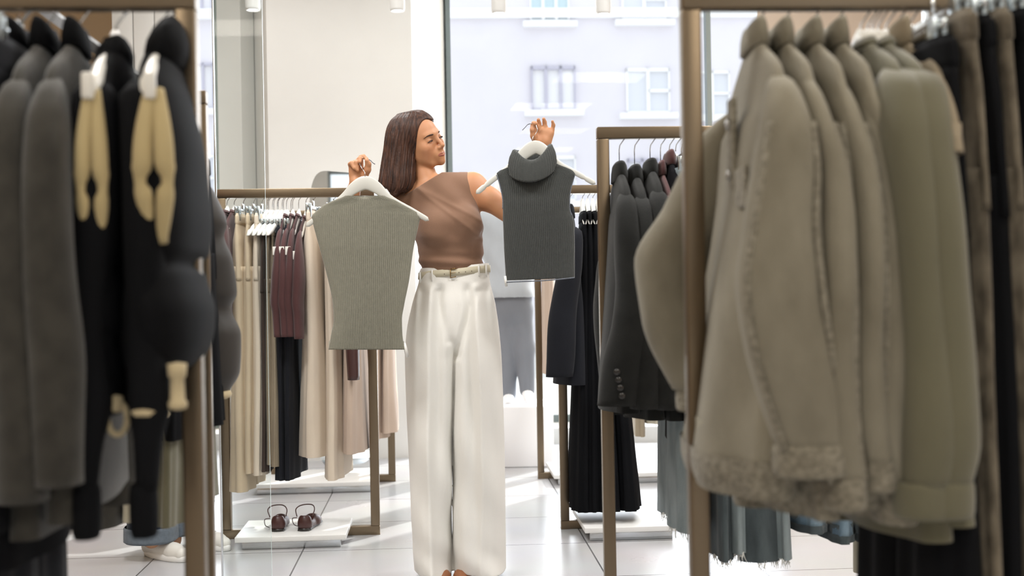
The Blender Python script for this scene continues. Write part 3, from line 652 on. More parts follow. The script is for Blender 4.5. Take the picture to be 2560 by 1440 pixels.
# black sweaters whose sleeves hang below the vests
for px, lb, sh, e in ((285, 'black knit sweater whose sleeve hangs below the left puffer vest', -.012, .60), (392, 'black knit sweater whose sleeve hangs below the puffer vest beside the post', .0, .61)):
    jacket(RA, px, 'knit_sweater', lb, 'black', cat='sweater', L=.60, ang=math.radians(9), seed=int(px), b=(.022, .026, .03, .035), collar='round', w=.19, cuff=.07,
           slf=[(-.14, .15, 0, .010, .010), (-.17, .17, 0, .028, .022), (-.3, .175, 0, .03, .024), (-.42, .17, 0, .03, .024), (-.5, .165, 0, .028, .022)],
           sl=[(-.15, .16, 0, .012, .018), (-.17, .17, 0, .03, .03), (-.3, .18, 0, .035, .03), (-.50, .185, sh, .032, .026), (-.58, .19, sh+.004, .034, .028), (-.64, .19, sh, .028, .019), (-.70, .19, sh-.004, .022, .015)])
# rack further back, left
def pcoat(px, lb, ang, s):
    g = garment_root('puffer_coat', RF, px, lb, 'puffer coat', ang)
    hanger(RF, px, 'white hanger with an angled arm showing above the '+lb.split(' behind')[0], ang, w=.215)
    secs = [(-.085, 0, 0, .06, .04), (-.12, 0, 0, .14, .05), (-.17, 0, 0, .19, .055), (-.4, 0, .0, .2, .06), (-.6, 0, 0, .2, .06), (-.78, 0, 0, .2, .06)]
    mesh('body', loft(secs, nz=.008, nfr=(12, 12, 20), seed=3), M['pufferg'], g)
    for sx in (1, -1):
        S = [(-.13, .16, 0, .03), (-.2, .21, .008, .058), (-.27, .22, .02, .068), (-.30, .225, .022, .058), (-.36, .23, .03, .07), (-.44, .235, .035, .072), (-.475, .235, .035, .058), (-.54, .235, .04, .074), (-.63, .235, .04, .07), (-.68, .235, .035, .05)]
        sl = mesh('sleeve', sleeve_vf([(z, sx*x, y, r_, r_) for z, x, y, r_ in S], 5, .003, rows=60), M['pufferg'], g)
        mesh('cuff', tube([(sx*.235+.045*math.cos(a), .035+.045*math.sin(a), -.685) for a in np.linspace(0, 2*math.pi, 25)], .011, 8), M['cord'], sl, label='beige gathered cuff')
pcoat(394, 'dark taupe quilted puffer coat behind the left foreground post', math.radians(-2), 0)
trousers(RF, 393, 'cotton_trousers', 'stone cotton trousers with a rolled hem behind the left foreground post', 'stone', L=.79, b=(.02, .03, .04), w=(.16, .2), seed=70, lean=.0)
trousers(RF, 453, 'cotton_trousers', 'olive grey cotton trousers beside the glass screen', 'olive', L=.80, b=(.02, .025, .03), w=(.16, .2), seed=71, lean=.0)
trousers(RF, 285, 'wool_skirt', 'long dark grey wool skirt seen below the puffer vests', 'coat', cat='skirt', L=.80, b=(.03, .05, .075), w=(.16, .22), seed=72, split=False, lean=-.01)
trousers(RF, 470, 'denim_trousers', 'black cloth trousers with a pale thread, behind the left foreground post', 'black', L=.62, b=(.02, .025, .03), w=(.16, .2), seed=73)
# ================================================================ MIDDLE RIGHT RACK: blazers
bl_sl = lambda s, e=.64, k=1: [(-.136, .148, 0, .008, .010), (-.148, .166, 0, .024, .020), (-.175, .188, 0, .036, .028), (-.22, .202, 0, .044, .034*k), (-.30, .212, .004*s, .050, .042*k), (-.40, .22, .010*s, .052, .050*k), (-.50, .225, .006*s, .052, .056*k), (-.60, .228, -.012*s, .050, .060*k), (-.185-e, .23, -.032*s, .046, .056*k)]
jacket(RC, 1547, 'suit_blazer', 'charcoal blazer with four cuff buttons, nearest the middle rack post', 'blazer', cat='blazer', L=.74, seed=80, b=(.036, .040, .05, .06), sl=bl_sl(1.2, .53), collar='shawl', top=-.045, buttons=True, w=.21, lean=-.01)
jacket(RC, 1585, 'suit_blazer', 'charcoal blazer, middle of the three blazers right of the dark knit vest', 'blazer', cat='blazer', L=.75, seed=81, b=(.036, .034, .045, .055), sl=bl_sl(.2, .53, .75), collar='shawl', top=-.055, w=.21, lean=.015)
jacket(RC, 1624, 'suit_blazer', 'charcoal blazer, third from the middle rack post', 'blazer', cat='blazer', L=.77, seed=82, b=(.036, .034, .045, .055), sl=bl_sl(-.4, .55, .75), collar='shawl', top=-.038, w=.21, lean=.03)
g = jacket(RC, 1650, 'knit_cardigan', 'dark brown cardigan with a white size tag behind the blazers', 'burg', cat='cardigan', L=.7, seed=83, b=(.022, .025, .03, .035), sw=.6, slen=.5, top=-.05, w=.2)
price_tag(g, .262, .005, -.29, .2)
g = jacket(RC, 1672, 'wool_jacket', 'black jacket with a purple striped collar at the end of the middle rack', 'black', L=.75, seed=84, b=(.03, .03, .035, .045), sw=.7, slen=.55, top=-.02, cmat='burg', w=.2)
price_tag(g, .262, -.0, -.34, .2)
jacket(RC, 1702, 'wool_jacket', 'black jacket just left of the right foreground post', 'black', L=.85, seed=85, b=(.03, .034, .045, .055), sw=.9, slen=.6, top=-.03, w=.2)
for a in [(1688, 'pale grey-blue jeans with frayed hem below the blazers', 'jeang', .99, (.02, .035, .047), 90, 'fray', 0), (1768, 'dark slate jeans just right of the right foreground post', 'jeand', 1.07, (.018, .02, .022), 91, 'fray', 0),
          (1800, 'narrow grey-blue jeans right of the right foreground post', 'jeang', 1.05, (.018, .02, .022), 92, 'fray', 0), (1850, 'dark slate wide jeans with frayed hem under the denim jackets', 'jeand', 1.075, (.02, .038, .055), 93, 'fray', 0),
          (1902, 'pale slate jeans with frayed hem under the denim jackets', 'jeang', 1.07, (.018, .022, .026), 94, 'fray', .0), (1975, 'mid blue jeans with stitched hem, leftmost of the blue pair', 'jeanb', 1.0, (.02, .035, .046), 95, 'stitch', 0),
          (2050, 'mid blue jeans with stitched hem, shorter one under the denim jackets', 'jeanb', 1.03, (.018, .03, .036), 96, 'stitch', 0), (2105, 'mid blue jeans with stitched hem, rightmost of the blue ones', 'jeanb', 1.03, (.018, .03, .036), 97, 'stitch', 0)]:
    px, lb, mt, L_, b_, sd, hm, ln = a
    trousers(RC, px, 'denim_jeans', lb, mt, L=L_, b=b_, w=(.17, .21), seed=sd, hem=hm, lean=ln, folds=((4, .006, sd), (7, .004, 1)))
trousers(RC, 2190, 'cotton_trousers', 'stone cotton trousers under the right foreground jackets', 'stone', L=1.2, b=(.02, .03, .036), w=(.17, .2), seed=98)
trousers(RC, 2270, 'denim_jeans', 'dark slate jeans beside the stone trousers, lower right', 'jeand', L=1.2, b=(.02, .034, .045), w=(.17, .2), seed=99)
trousers(RC, 2360, 'wide_trousers', 'black trousers on the middle rack, lower right', 'black', L=1.2, b=(.03, .05, .06), w=(.17, .2), seed=100)
# ================================================================ RIGHT BACK RACKS
for i, (px, ln, lb) in enumerate(((1455, -.03, 'long black pleated trousers, leftmost on their rack'), (1468, -.01, 'long black pleated trousers, second on their rack'), (1481, .01, 'long black pleated trousers, third on their rack'), (1494, .03, 'long black pleated trousers behind the middle rack post'), (1512, .07, 'long black pleated trousers spreading onto the white shelf board, rightmost'))):
    hanger(RD, px, ('white hanger above the black pleated trousers, first from the left', 'white hanger above the black pleated trousers, second from the left', 'white hanger above the black pleated trousers, third from the left', 'white hanger above the black pleated trousers, fourth from the left', 'white hanger above the black pleated trousers, last one')[i], 0, w=.17)
    trousers(RD, px, 'pleated_trousers', lb, 'black', L=1.30, b=(.012, .03, .055), w=(.17, .24), seed=110+i, top=-.12, lean=ln, split=False, folds=((13, .006, i), (21, .004, 1)), hang=False)
jacket(RD, 1424, 'suit_blazer', 'blue-black blazer with dangling sleeve below the dark knit vest', 'navy', cat='blazer', L=.84, seed=120, b=(.03, .045, .07, .085), sl=[(-.150, .172, 0, .012, .018), (-.158, .185, 0, .034, .036), (-.19, .20, 0, .046, .045), (-.3, .22, -.01, .052, .05), (-.42, .225, -.03, .054, .056), (-.6, .226, -.055, .05, .06), (-.80, .226, -.07, .046, .058)], collar='shawl', top=-.03, w=.21, lean=.0)
for px, mt, L_, lb, b_ in ((1368, 'pink', .9, 'tan coat seen as a narrow strip behind the blue-black blazer', (.03, .035, .04)), (1585, 'taupe', 1.26, 'olive beige skirt on the farthest right rack', (.03, .03, .03)), (1622, 'stone', 1.19, 'pale grey skirt on the farthest right rack', (.03, .05, .06))):
    trousers(RD2, px, 'long_skirt', lb, mt, cat='skirt', L=L_-.1, b=b_, w=(.17, .2), seed=int(px), split=False)
# ================================================================ LEFT BACK RACKS: tan coats
for i, (px, lb) in enumerate(((567, 'burgundy jacket with a white size tag, leftmost on the silvery rack'), (585, 'burgundy jacket with a white size tag, second on the silvery rack'))):
    g = jacket(RE, px, 'wool_jacket', lb, ('burg', 'choc')[i] if 0 else 'burg', L=.70, seed=130+i, b=(.022, .025, .03, .035), sw=.65, slen=.5, top=-.01, w=.19, collar='round', hlabel='white hanger holding the '+lb.split(' with')[0]+(' leftmost' if i == 0 else ' next to the beige trousers'))
    price_tag(g, .262, -.01, -.26)
E = [(608, 'beige wide trousers, leftmost of the beige ones on the silvery rack', 'tanc', 1.22, (.012, .032, .045), .0, 'arch'), (634, 'beige wide trousers, second of the beige ones on the silvery rack', 'tanc', 1.14, (.012, .026, .034), 0, 'c'), (655, 'beige wide trousers just left of the glass screen edge', 'cream', 1.15, (.012, .026, .034), 0, 'c'),
     (671, 'dark brown trousers just right of the glass screen edge', 'choc', 1.08, (.012, .016, .02), 0, 'c'), (684, 'taupe trousers, left one, under the white hangers', 'taupe', 1.05, (.012, .014, .018), 0, 'c'), (695, 'taupe trousers, right one, under the white hangers', 'taupe', 1.06, (.01, .014, .018), 0, 'c'),
     (708, 'black trousers, left one on the silvery rack', 'navy', 1.12, (.012, .018, .022), 0, 'c'), (727, 'black trousers, right one on the silvery rack', 'navy', 1.12, (.012, .02, .026), 0, 'c')]
for i, (px, lb, mt, L_, b_, ln, hk) in enumerate(E):
    trousers(RE, px, 'wide_trousers', lb, mt, L=L_-.03+(0 if i < 3 else .0), b=b_, w=(.15, .19), seed=140+i, lean=ln, top=-.11 if i < 3 else -.165, folds=((4, .006, i), (7, .004, 1)), hw=.14)
for i, (px, lb) in enumerate(((668, 'empty white hanger just right of the glass edge, first of five'), (681, 'empty white hanger, second of five by the glass edge'), (693, 'empty white hanger, third of five by the glass edge'), (705, 'empty white hanger, fourth of five, beside the burgundy blouses'), (716, 'empty white hanger touching the first burgundy blouse'))):
    hanger(RE, px, lb, math.radians(-14), w=.2, dz=-.03)
for i, (px, tz) in enumerate(((716, -.03), (731, -.03), (746, -.03), (764, -.04))):
    g = jacket(RE, px, 'burgundy_blouse', ('burgundy blouse, first of four on the silvery rack', 'burgundy blouse, second of four on the silvery rack', 'burgundy blouse, third of four on the silvery rack', 'burgundy blouse, fourth, beside the cream skirts')[i], 'burg', cat='blouse', L=.5, seed=150+i, b=(.014, .016, .016, .012), sw=.45, slen=.42, top=tz, w=.18, collar='round',
               hlabel=('white hanger of the first burgundy blouse', 'white hanger of the second burgundy blouse', 'white hanger of the third burgundy blouse', 'white hanger of the fourth burgundy blouse')[i])
    price_tag(g, .245, -.006, -.25-.02*(i == 3))
for i, (px, lb, L_, b_, ln) in enumerate(((783, 'cream long skirt hanging left of the olive knit vest', 1.16, (.014, .035, .07), -.0), (833, 'cream long skirt partly behind the olive knit vest', 1.26, (.014, .03, .045), 0), (880, 'pinkish tan long skirt below the olive knit vest', 1.15, (.014, .03, .05), 0))):
    trousers(RE, px, 'long_skirt', lb, ('cream', 'cream', 'pink')[i], cat='skirt', L=L_-.10, seed=160+i, b=b_, w=(.16, .19), top=-.10, lean=ln, folds=((3, .006, i), (6, .006, 1), (11, .003, 2)), split=False)
g = jacket(RE, 893, 'leather_jacket', 'oxblood leather jacket whose sleeve end shows below the olive knit vest', 'leather', L=.6, seed=170, b=(.02, .022, .025, .03), sw=.6, slen=.62, top=-.02, w=.19)
for i, (px, lb, L_, mt) in enumerate(((905, 'tan belted dress behind the silvery rack post', 1.26, 'tanc'), (926, 'tan belted dress, second on the farthest left rack', 1.26, 'pink'), (945, 'tan belted dress, third on the farthest left rack', 1.25, 'pink'), (966, 'tan belted dress nearest the white trousers', 1.22, 'pink'))):
    jacket(RE2, px, 'belted_dress', lb, mt, cat='dress', L=L_, seed=180+i, b=(.025, .03, .025, .045), sw=.5, slen=.40, top=-.02, w=.18, folds=((4, .01, i), (7, .006, 1)))
# ================================================================ THE WOMAN
WD = 4.54
def W(px, py, dy=0): return P(px, py, WD+dy)
SC_ = F/WD                       # pixels per metre at her depth
m, t, b = nodes('skin'); N = t.nodes; L = t.links
at_ = N.new('ShaderNodeVertexColor'); at_.layer_name = 'Col'
tc = N.new('ShaderNodeTexCoord'); nz = N.new('ShaderNodeTexNoise'); nz.inputs['Scale'].default_value = 25; nz.inputs['Detail'].default_value = 4; L.new(tc.outputs['Object'], nz.inputs['Vector'])
mx = N.new('ShaderNodeMix'); mx.data_type = 'RGBA'; mx.blend_type = 'MULTIPLY'; mx.inputs['Factor'].default_value = .08
L.new(at_.outputs[0], mx.inputs['A']); L.new(nz.outputs['Color'], mx.inputs['B']); L.new(mx.outputs['Result'], b.inputs['Base Color'])
b.inputs['Roughness'].default_value = .5; b.inputs['Subsurface Weight'].default_value = .12; b.inputs['Subsurface Radius'].default_value = (.012, .005, .003); b.inputs['Specular IOR Level'].default_value = .4
M['skin'] = m
def hairmat(name, c0, c1):
    m, t, b = nodes(name); N = t.nodes; L = t.links
    tc = N.new('ShaderNodeTexCoord'); mp = N.new('ShaderNodeMapping'); mp.inputs['Scale'].default_value = (150, 150, 5); L.new(tc.outputs['Object'], mp.inputs[0])
    nz = N.new('ShaderNodeTexNoise'); nz.inputs['Scale'].default_value = 1; nz.inputs['Detail'].default_value = 5; L.new(mp.outputs[0], nz.inputs['Vector'])
    rp = N.new('ShaderNodeValToRGB'); rp.color_ramp.elements[0].position = .3; rp.color_ramp.elements[1].position = .72; rp.color_ramp.elements[0].color = c0; rp.color_ramp.elements[1].color = c1
    L.new(nz.outputs['Fac'], rp.inputs[0]); L.new(rp.outputs[0], b.inputs['Base Color'])
    bp = N.new('ShaderNodeBump'); bp.inputs['Strength'].default_value = .45; bp.inputs['Distance'].default_value = .003; L.new(nz.outputs['Fac'], bp.inputs['Height']); L.new(bp.outputs[0], b.inputs['Normal'])
    b.inputs['Roughness'].default_value = .52; b.inputs['Specular IOR Level'].default_value = .3
    return m
M['hair'] = hairmat('chestnut_hair', lin(34, 22, 19), lin(88, 58, 44)); M['brow'] = flat('brow_hair', lin(62, 38, 28), .7)
M['topf'] = fabric('taupe_brown_jersey', lin(136, 104, 84), var=.05, bump=.25, rough=.75, sheen=.2)
M['trou'] = fabric('ivory_twill', lin(238, 236, 230), var=.02, bump=.2, rough=.8, sheen=.1); M['belt'] = fabric('cream_leather', lin(206, 198, 174), var=.03, bump=.2, rough=.5)
M['gold'] = metal('antique_brass', lin(150, 122, 76), .3); M['shoeb'] = flat('tan_brown_leather', lin(150, 96, 62), .35); M['sclera'] = flat('eye_white', lin(226, 220, 214), .2); M['iris'] = flat('brown_iris', lin(58, 40, 30), .15)
woman = thing('person', 'woman with long brown hair and ivory wide trousers holding up two knit vests', 'person', W(1145, 1436).to_tuple()[:2]+(0,))
WO = Vector(woman.location)
# head frame
HO = W(1050, 356, .03)
Rh = Matrix.Rotation(math.radians(53), 3, 'Z') @ Matrix.Rotation(math.radians(-5), 3, 'X') @ Matrix.Rotation(math.radians(-19), 3, 'Y')
def H(x, y, z): return HO+Rh@Vector((x, y, z))
HM = [[Rh[i][j] for j in range(3)] for i in range(3)]
lo = W(850, 285, -.4); hi = W(1400, 1440, .35)
v = Vol((W(862, 1440, 0).x, WD-.36, .0), (W(1398, 300, 0).x, WD+.30, W(1100, 270).z+.03), .0028)
def torso(v, o, k=.05):
    v.ell(W(1120, 560, .0), (.125+o, .085+o, .17), k)                  # rib cage
    v.ell(W(1097, 492, .03), (.145+o, .062+o, .075+o), k)               # upper chest
    v.ell(W(1166, 560, -.075), (.052+o, .048+o, .056+o), .04); v.ell(W(1092, 568, -.075), (.052+o, .048+o, .056+o), .04)
    v.ell(W(1130, 655, .0), (.108+o, .08+o, .13), k)                   # waist
    v.cone(W(1100, 478, .02), W(1180, 462, .015), .045+o, .040+o, .04); v.cone(W(1085, 482, .02), W(1000, 505, .05), .045+o, .038+o, .04)
torso(v, 0)
v.ell(W(1135, 730, .01), (.125, .078, .10), .04)
v.cone(W(1075, 480, .02), W(1056, 414, .035), .050, .041, .012)          # neck
for s, kx, ax in ((-1, 1080, 1085), (1, 1200, 1195)):                  # legs inside the trousers
    v.cone(W(1135+s*38, 770, .01), W(kx, 1080, .02), .068, .046, .03); v.cone(W(kx, 1080, .02), W(ax, 1385, .02), .046, .032, .03); v.cone(W(ax, 1392, .02), W((1103, 1164)[s > 0], 1428, -.05), .028, .018, .02)
# arms
def arm(sh, el, wr, k=.02):
    v.cone(sh, sh.lerp(el, .35), .047, .043, .03); v.cone(sh.lerp(el, .35), el, .043, .036, .02)
    v.cone(el, el.lerp(wr, .3), .037, .037, .02); v.cone(el.lerp(wr, .3), wr, .037, .024, .02)
SR, ER, WR = W(1184, 470, .015), W(1300, 553, -.05), W(1363, 385, -.10)
SL, EL, WL = W(992, 512, .05), W(893, 655, -.03), W(882, 480, -.10)
arm(SR, ER, WR); arm(SL, EL, WL)
v.ell(SR+Vector((-.005, 0, .0)), (.052, .05, .05), .03)
# right hand of the picture: palm to the viewer, index and thumb pinch the hook
h = lambda x, y, dy=0: W(1260+x/14.4, 280+y/14.4, -.12+dy)
v.cone(WR, h(1440, 1100, .0), .024, .023, .012)
v.ell(h(1490, 900, 0), (.026, .014, .036), .012); v.ell(h(1350, 980, -.004), (.018, .014, .034), .014)
v.ell(h(1400, 720, 0), (.019, .012, .016), .012); v.ell(h(1600, 760, 0), (.014, .011, .018), .012); v.cone(h(1500, 1000), h(1690, 760), .016, .011, .012)
K = .005
v.chain([h(1285, 700), h(1268, 540, -.004), h(1255, 400, -.008), h(1240, 275, -.018)], [.0095, .0088, .008, .0066], K)      # middle
v.chain([h(1480, 690), h(1475, 520, -.002), h(1465, 370, -.006), h(1430, 250, -.014)], [.009, .0084, .0076, .0064], K)    # ring
v.chain([h(1670, 800), h(1740, 640), h(1780, 480, -.004), h(1745, 335, -.012)], [.0088, .0076, .0068, .0055], K)             # little
v.chain([h(1240, 760), h(1170, 560, -.018), h(1130, 420, -.034), h(1065, 375, -.026)], [.0095, .0088, .008, .0066], K)      # index
v.chain([h(1180, 1120, -.004), h(1070, 860, -.016), h(1035, 640, -.024), h(1020, 450, -.020)], [.015, .012, .0095, .0072], .008)  # thumb
# left hand of the picture: curled, palm to the viewer
g_ = lambda x, y, dy=0: W(840+x/11.08, 370+y/11.08, -.12+dy)
v.cone(WL, g_(560, 960), .024, .024, .012)
v.ell(g_(560, 760, .004), (.027, .015, .034), .012); v.ell(g_(480, 620, .004), (.014, .013, .022), .012); v.ell(g_(740, 760, -.002), (.017, .014, .03), .012)
v.chain([g_(430, 620, .004), g_(395, 450, -.006), g_(430, 420, -.026), g_(500, 560, -.034)], [.0092, .0085, .008, .0066], K)       # little
v.chain([g_(530, 580, .004), g_(520, 400, -.006), g_(560, 400, -.028), g_(595, 620, -.032)], [.0095, .0088, .0082, .0068], K)     # ring
v.chain([g_(610, 540, .004), g_(630, 330, -.002), g_(660, 300, -.024), g_(660, 385, -.036)], [.0098, .0088, .0082, .0068], K)       # middle
v.chain([g_(690, 520, .004), g_(690, 260, .0), g_(760, 235, -.016), g_(850, 300, -.026)], [.0098, .0088, .0082, .0066], K)         # index
v.chain([g_(770, 800, -.004), g_(870, 600, -.016), g_(895, 450, -.024), g_(850, 350, -.034)], [.015, .0125, .010, .0075], .008)  # thumb
# head
def hell(c, r, k=.02, op='u'): v.ell(H(*c), r, k, op, HM)
def hcone(a, b_, r1, r2, k=.01, op='u'): v.cone(H(*a), H(*b_), r1, r2, k, op)
hell((0, .012, .036), (.070, .090, .077), .02)
hell((0, -.030, -.010), (.0545, .050, .070), .03)
hell((0, -.034, -.058), (.043, .044, .034), .02)
hell((0, -.072, -.088), (.016, .0165, .0145), .022)
for s in (-1, 1):
    hell((s*.036, -.056, -.022), (.019, .018, .016), .022)
    hcone((s*.010, -.079, .022), (s*.036, -.067, .021), .008, .007, .014)
    hcone((s*.048, .004, -.040), (s*.030, -.052, -.084), .012, .011, .022)
    hell((s*.031, -.086, .000), (.014, .012, .0085), .012, 'd')
    hell((s*.031, -.0665, .0015), (.0142, .0134, .0118), .004)
    hell((s*.070, .012, -.005), (.009, .018, .028), .008)
hcone((0, -.078, .014), (0, -.101, -.027), .0060, .0070, .014)
hell((0, -.1025, -.030), (.0082, .0082, .0074), .006)
for s in (-1, 1): hell((s*.0098, -.091, -.0335), (.0056, .0080, .0056), .006); hcone((s*.0050, -.099, -.0395), (s*.0056, -.093, -.0395), .0020, .0018, .003, 'd')
hell((0, -.074, -.056), (.026, .015, .020), .022)
for s in (-1, 1):
    hell((s*.040, -.030, -.040), (.017, .030, .030), .03)
    hcone((0, -.0890, -.0600), (s*.018, -.0810, -.0600), .0045, .0030, .006)
Vb, Fb = v.mesh(); Vw = Vb.copy()
body = npmesh('body', Vb-np.array(WO)[None], Fb, M['skin'], woman, relax=2)
# skin colours: lips, cheeks, nails follow the anatomy
loc = (Vw-np.array(tuple(HO))) @ np.array(HM)
col = np.tile(np.array(lin(200, 144, 106)), (len(Vw), 1))
def mixc(mask, c):
    global col
    mask = np.clip(mask, 0, 1)[:, None]; col = col*(1-mask)+np.array(lin(*c))*mask
x, y, z = loc.T
cheek = np.exp(-(((abs(x)-.042)/.02)**2+((z+.03)/.02)**2))*(y < -.03); mixc(cheek*.22, (192, 118, 88))
lipz = abs(z+.0582)-.0090*np.sqrt(np.clip(1-(x/.0265)**2, 0, 1)); 
lid = (((abs(x)-.031)/.016)**2+((z-.004)/.009)**2 < 1) & (y < -.06); mixc(lid*.18, (150, 98, 74))
ca = body.data.color_attributes.new('Col', 'FLOAT_COLOR', 'POINT'); ca.data.foreach_set('color', col.astype(np.float32).ravel())
def wpart(name, vf, mat, parent=woman, smooth=True, label=None):
    vv = [(p[0]-WO.x, p[1]-WO.y, p[2]-WO.z) for p in vf[0]]
    return mesh(name, (vv, vf[1]), mat, parent, smooth, label)
def hp(pts): return [H(*p) for p in pts]
for s in (-1, 1):
    e = H(s*.031, -.0672, .0015)
    # visible sliver of the eye between the lids, looking down and to the side
    R = [[tuple(H(s*.031+rx_*math.cos(a), -.0672-(.0142**2-min(rx_, .0141)**2)**.5-.0005, -.0026+rx_*.24*math.sin(a))) for a in np.linspace(0, 2*math.pi, 20, endpoint=False)] for rx_ in (.0115, .010, .007, .003)]
    wpart('eye', rings(R), M['sclera'])
    R = [[tuple(H(s*.031+.001+r_*math.cos(a), -.0822-.0004, -.0022+r_*.50*math.sin(a))) for a in np.linspace(0, 2*math.pi, 16, endpoint=False)] for r_ in (.0048, .003, .001)]
    wpart('iris', rings(R), M['iris'])
    wpart('eyelashes', tube(hp([(s*.0175, -.0765, -.003), (s*.024, -.0820, -.0002), (s*.031, -.0836, .0004), (s*.038, -.0815, -.0004), (s*.0445, -.0765, -.0035), (s*.0485, -.0745, -.0030)]), [.0006, .0016, .0021, .0021, .0018, .0004], 6), M['brow'])
    wpart('eyebrow', tube(hp([(s*.012, -.0862, .0185), (s*.020, -.0860, .0198), (s*.030, -.0828, .0208), (s*.040, -.0750, .0198), (s*.050, -.0636, .0145)]), [.0014, .0026, .0027, .0022, .0006], 8, flat=.6), M['brow'])
up_ = curve_pts(hp([(-.0300, -.0735, -.0562), (-.018, -.0862, -.0578), (-.006, -.0920, -.0566), (0, -.0922, -.0573), (.006, -.0920, -.0566), (.018, -.0862, -.0578), (.0300, -.0735, -.0562)]), 33)
ud = curve_pts(hp([(-.0292, -.0742, -.0568), (-.016, -.0872, -.0628), (0, -.0918, -.0650), (.016, -.0872, -.0628), (.0292, -.0742, -.0568)]), 33)
tt_ = [abs(i/16-1) for i in range(33)]
lp_ = flat('rose_lips', lin(158, 86, 74), .4)
wpart('upper_lip', tube(up_, [.0005+.0019*(1-t_**2.2) for t_ in tt_], 10), lp_); wpart('lower_lip', tube(ud, [.0005+.0029*(1-t_**2) for t_ in tt_], 10), lp_)
wpart('mouth_line', tube(curve_pts(hp([(-.0285, -.0748, -.0567), (-.017, -.0858, -.0598), (0, -.0905, -.0622), (.017, -.0858, -.0598), (.0285, -.0748, -.0567)]), 20), .0009, 6), M['brow'])
wpart('teeth', tube(curve_pts(hp([(-.018, -.0838, -.0598), (0, -.0896, -.0606), (.018, -.0838, -.0598)]), 12), [.0006]+[.0021]*10+[.0006], 8), M['sclera'])
# hair: cap and long straight curtain
hv = Vol((W(935, 500).x, WD-.16, W(1000, 500).z), (W(1100, 500).x, WD+.22, W(1050, 262).z), .0024)
hv.ell(H(0, .016, .040), (.0780, .0955, .0805), .02, 'u', HM)
hv.ell(H(.022, .006, .055), (.050, .078, .066), .01, 'u', HM)
ys = [285, 300, 323, 350, 377, 418, 450, 472, 486]; le = [992, 976, 965.5, 960, 957, 951, 947, 944, 950]; re_ = [1048, 1052, 1051, 1046, 1043.5, 1041, 1039, 1032, 1012]
cy = [.05, .05, .045, .04, .035, .02, .0, -.01, -.015]; dp = [.06, .085, .095, .098, .096, .088, .075, .065, .055]
zz = [W(1000, y_).z for y_ in ys]
def curtain(X, Y, Z):
    Zf = np.clip(Z, zz[-1], zz[0]); g = lambda a: herm(zz, a, Zf.ravel()).reshape(Zf.shape)
    xl = (g(le)-1280)/F*WD; xr = (g(re_)-1280)/F*WD; off = (1+0*Zf)*0
    sh = (720-g(ys))/F*WD*math.sin(RHO)
    cx = (xl+xr)/2+sh; hx = (xr-xl)/2; c = g(cy)+WD; hy = g(dp)
    th = np.arctan2((Y-c)/hy, (X-cx)/hx)
    gro = .0012*np.sin(th*46+4*np.sin(Z*9))+.0010*np.sin(th*27+Z*14)+.0016*np.sin(th*9+Z*10)
    r = (abs((X-cx)/hx)**2.3+abs((Y-c)/hy)**2.3)**(1/2.3)
    d = (r-1)*np.minimum(hx, hy)*.9+gro
    bot = (zz[-1]+.012*np.sin(X*90)+(.25*(cx-X)))-Z+.004
    return np.maximum(np.maximum(d, Z-(zz[0])), bot)
hv.put((W(935, 500).x, WD-.16, zz[-1]-.02), (W(1100, 500).x, WD+.22, zz[0]+.02), curtain, .03)
hv.ell(H(-.012, -.098, -.020), (.068, .088, .107), .010, 'd', HM)         # face opening
hv.ell(H(.030, -.060, -.030), (.070, .075, .095), .010, 'd', HM)
# parting groove
hv.cone(H(.012, -.075, .112), H(.010, .02, .135), .011, .011, .006, 'd')
Vh, Fh = hv.mesh(); npmesh('hair', Vh-np.array(WO)[None], Fh, M['hair'], woman, relax=1)
# ------------------------------------------------ sleeveless top
tv = Vol((W(960, 500).x, WD-.2, W(1130, 690).z), (W(1235, 500).x, WD+.18, W(1100, 415).z), .0028)
torso(tv, .009)
tv.cone(W(1084, 478, .01), W(1080, 432, .006), .068, .060, .03)
fold = lambda X, Y, Z: -.0035*np.sin((Z*1.0+X*.55)*62+2*np.sin(X*14))*np.exp(-((Z-W(1130, 600).z)/.07)**2)-.004*np.exp(-(((X-W(1060, 0).x)*.55+(Z-W(1060, 470).z)+.02)/.010)**2)-.004*np.exp(-(((X-W(1070, 0).x)*.8+(Z-W(1070, 500).z))/.012)**2)-.003*np.sin((X*1.3+Z)*45)*np.exp(-((Z-W(1100, 480).z)/.05)**2)-.004*np.sin(Z*130+X*9)*np.exp(-((Z-W(1130, 655).z)/.03)**2)
X, Y, Z = [tv.o[k]+tv.h*np.arange(tv.n[k]) for k in range(3)]
tv.a += fold(X[:, None, None], Y[None, :, None], Z[None, None, :]).astype(np.float32)
def cut_arm(c, n, r): # remove everything outside the armhole plane
    n = n.normalized()
    def fn(X, Y, Z): return -(((X-c.x)*n.x+(Y-c.y)*n.y+(Z-c.z)*n.z))
    tv.put(c-Vector((.2,)*3), c+Vector((.2,)*3), fn, .004, 'd')
cut_arm(W(1182, 470, .02), Vector((1, 0, .27)), .08); cut_arm(W(994, 500, .05), Vector((-1, 0, .1)), .08)
def necktop(X, Y, Z): return -(Z-(W(1080, 431).z+.60*np.minimum(X-W(1098, 0).x, 0)+.10*(Y-WD)))+0*X
tv.put(W(1080, 440)-Vector((.1, .2, .1)), W(1080, 440)+Vector((.1, .2, .1)), necktop, .003, 'd')
zb_ = W(1130, 676).z
tv.a = np.maximum(tv.a, (zb_-Z)[None, None, :].astype(np.float32))
Vt, Ft = tv.mesh(); npmesh('sleeveless_top', Vt-np.array(WO)[None], Ft, M['topf'], woman, relax=1)
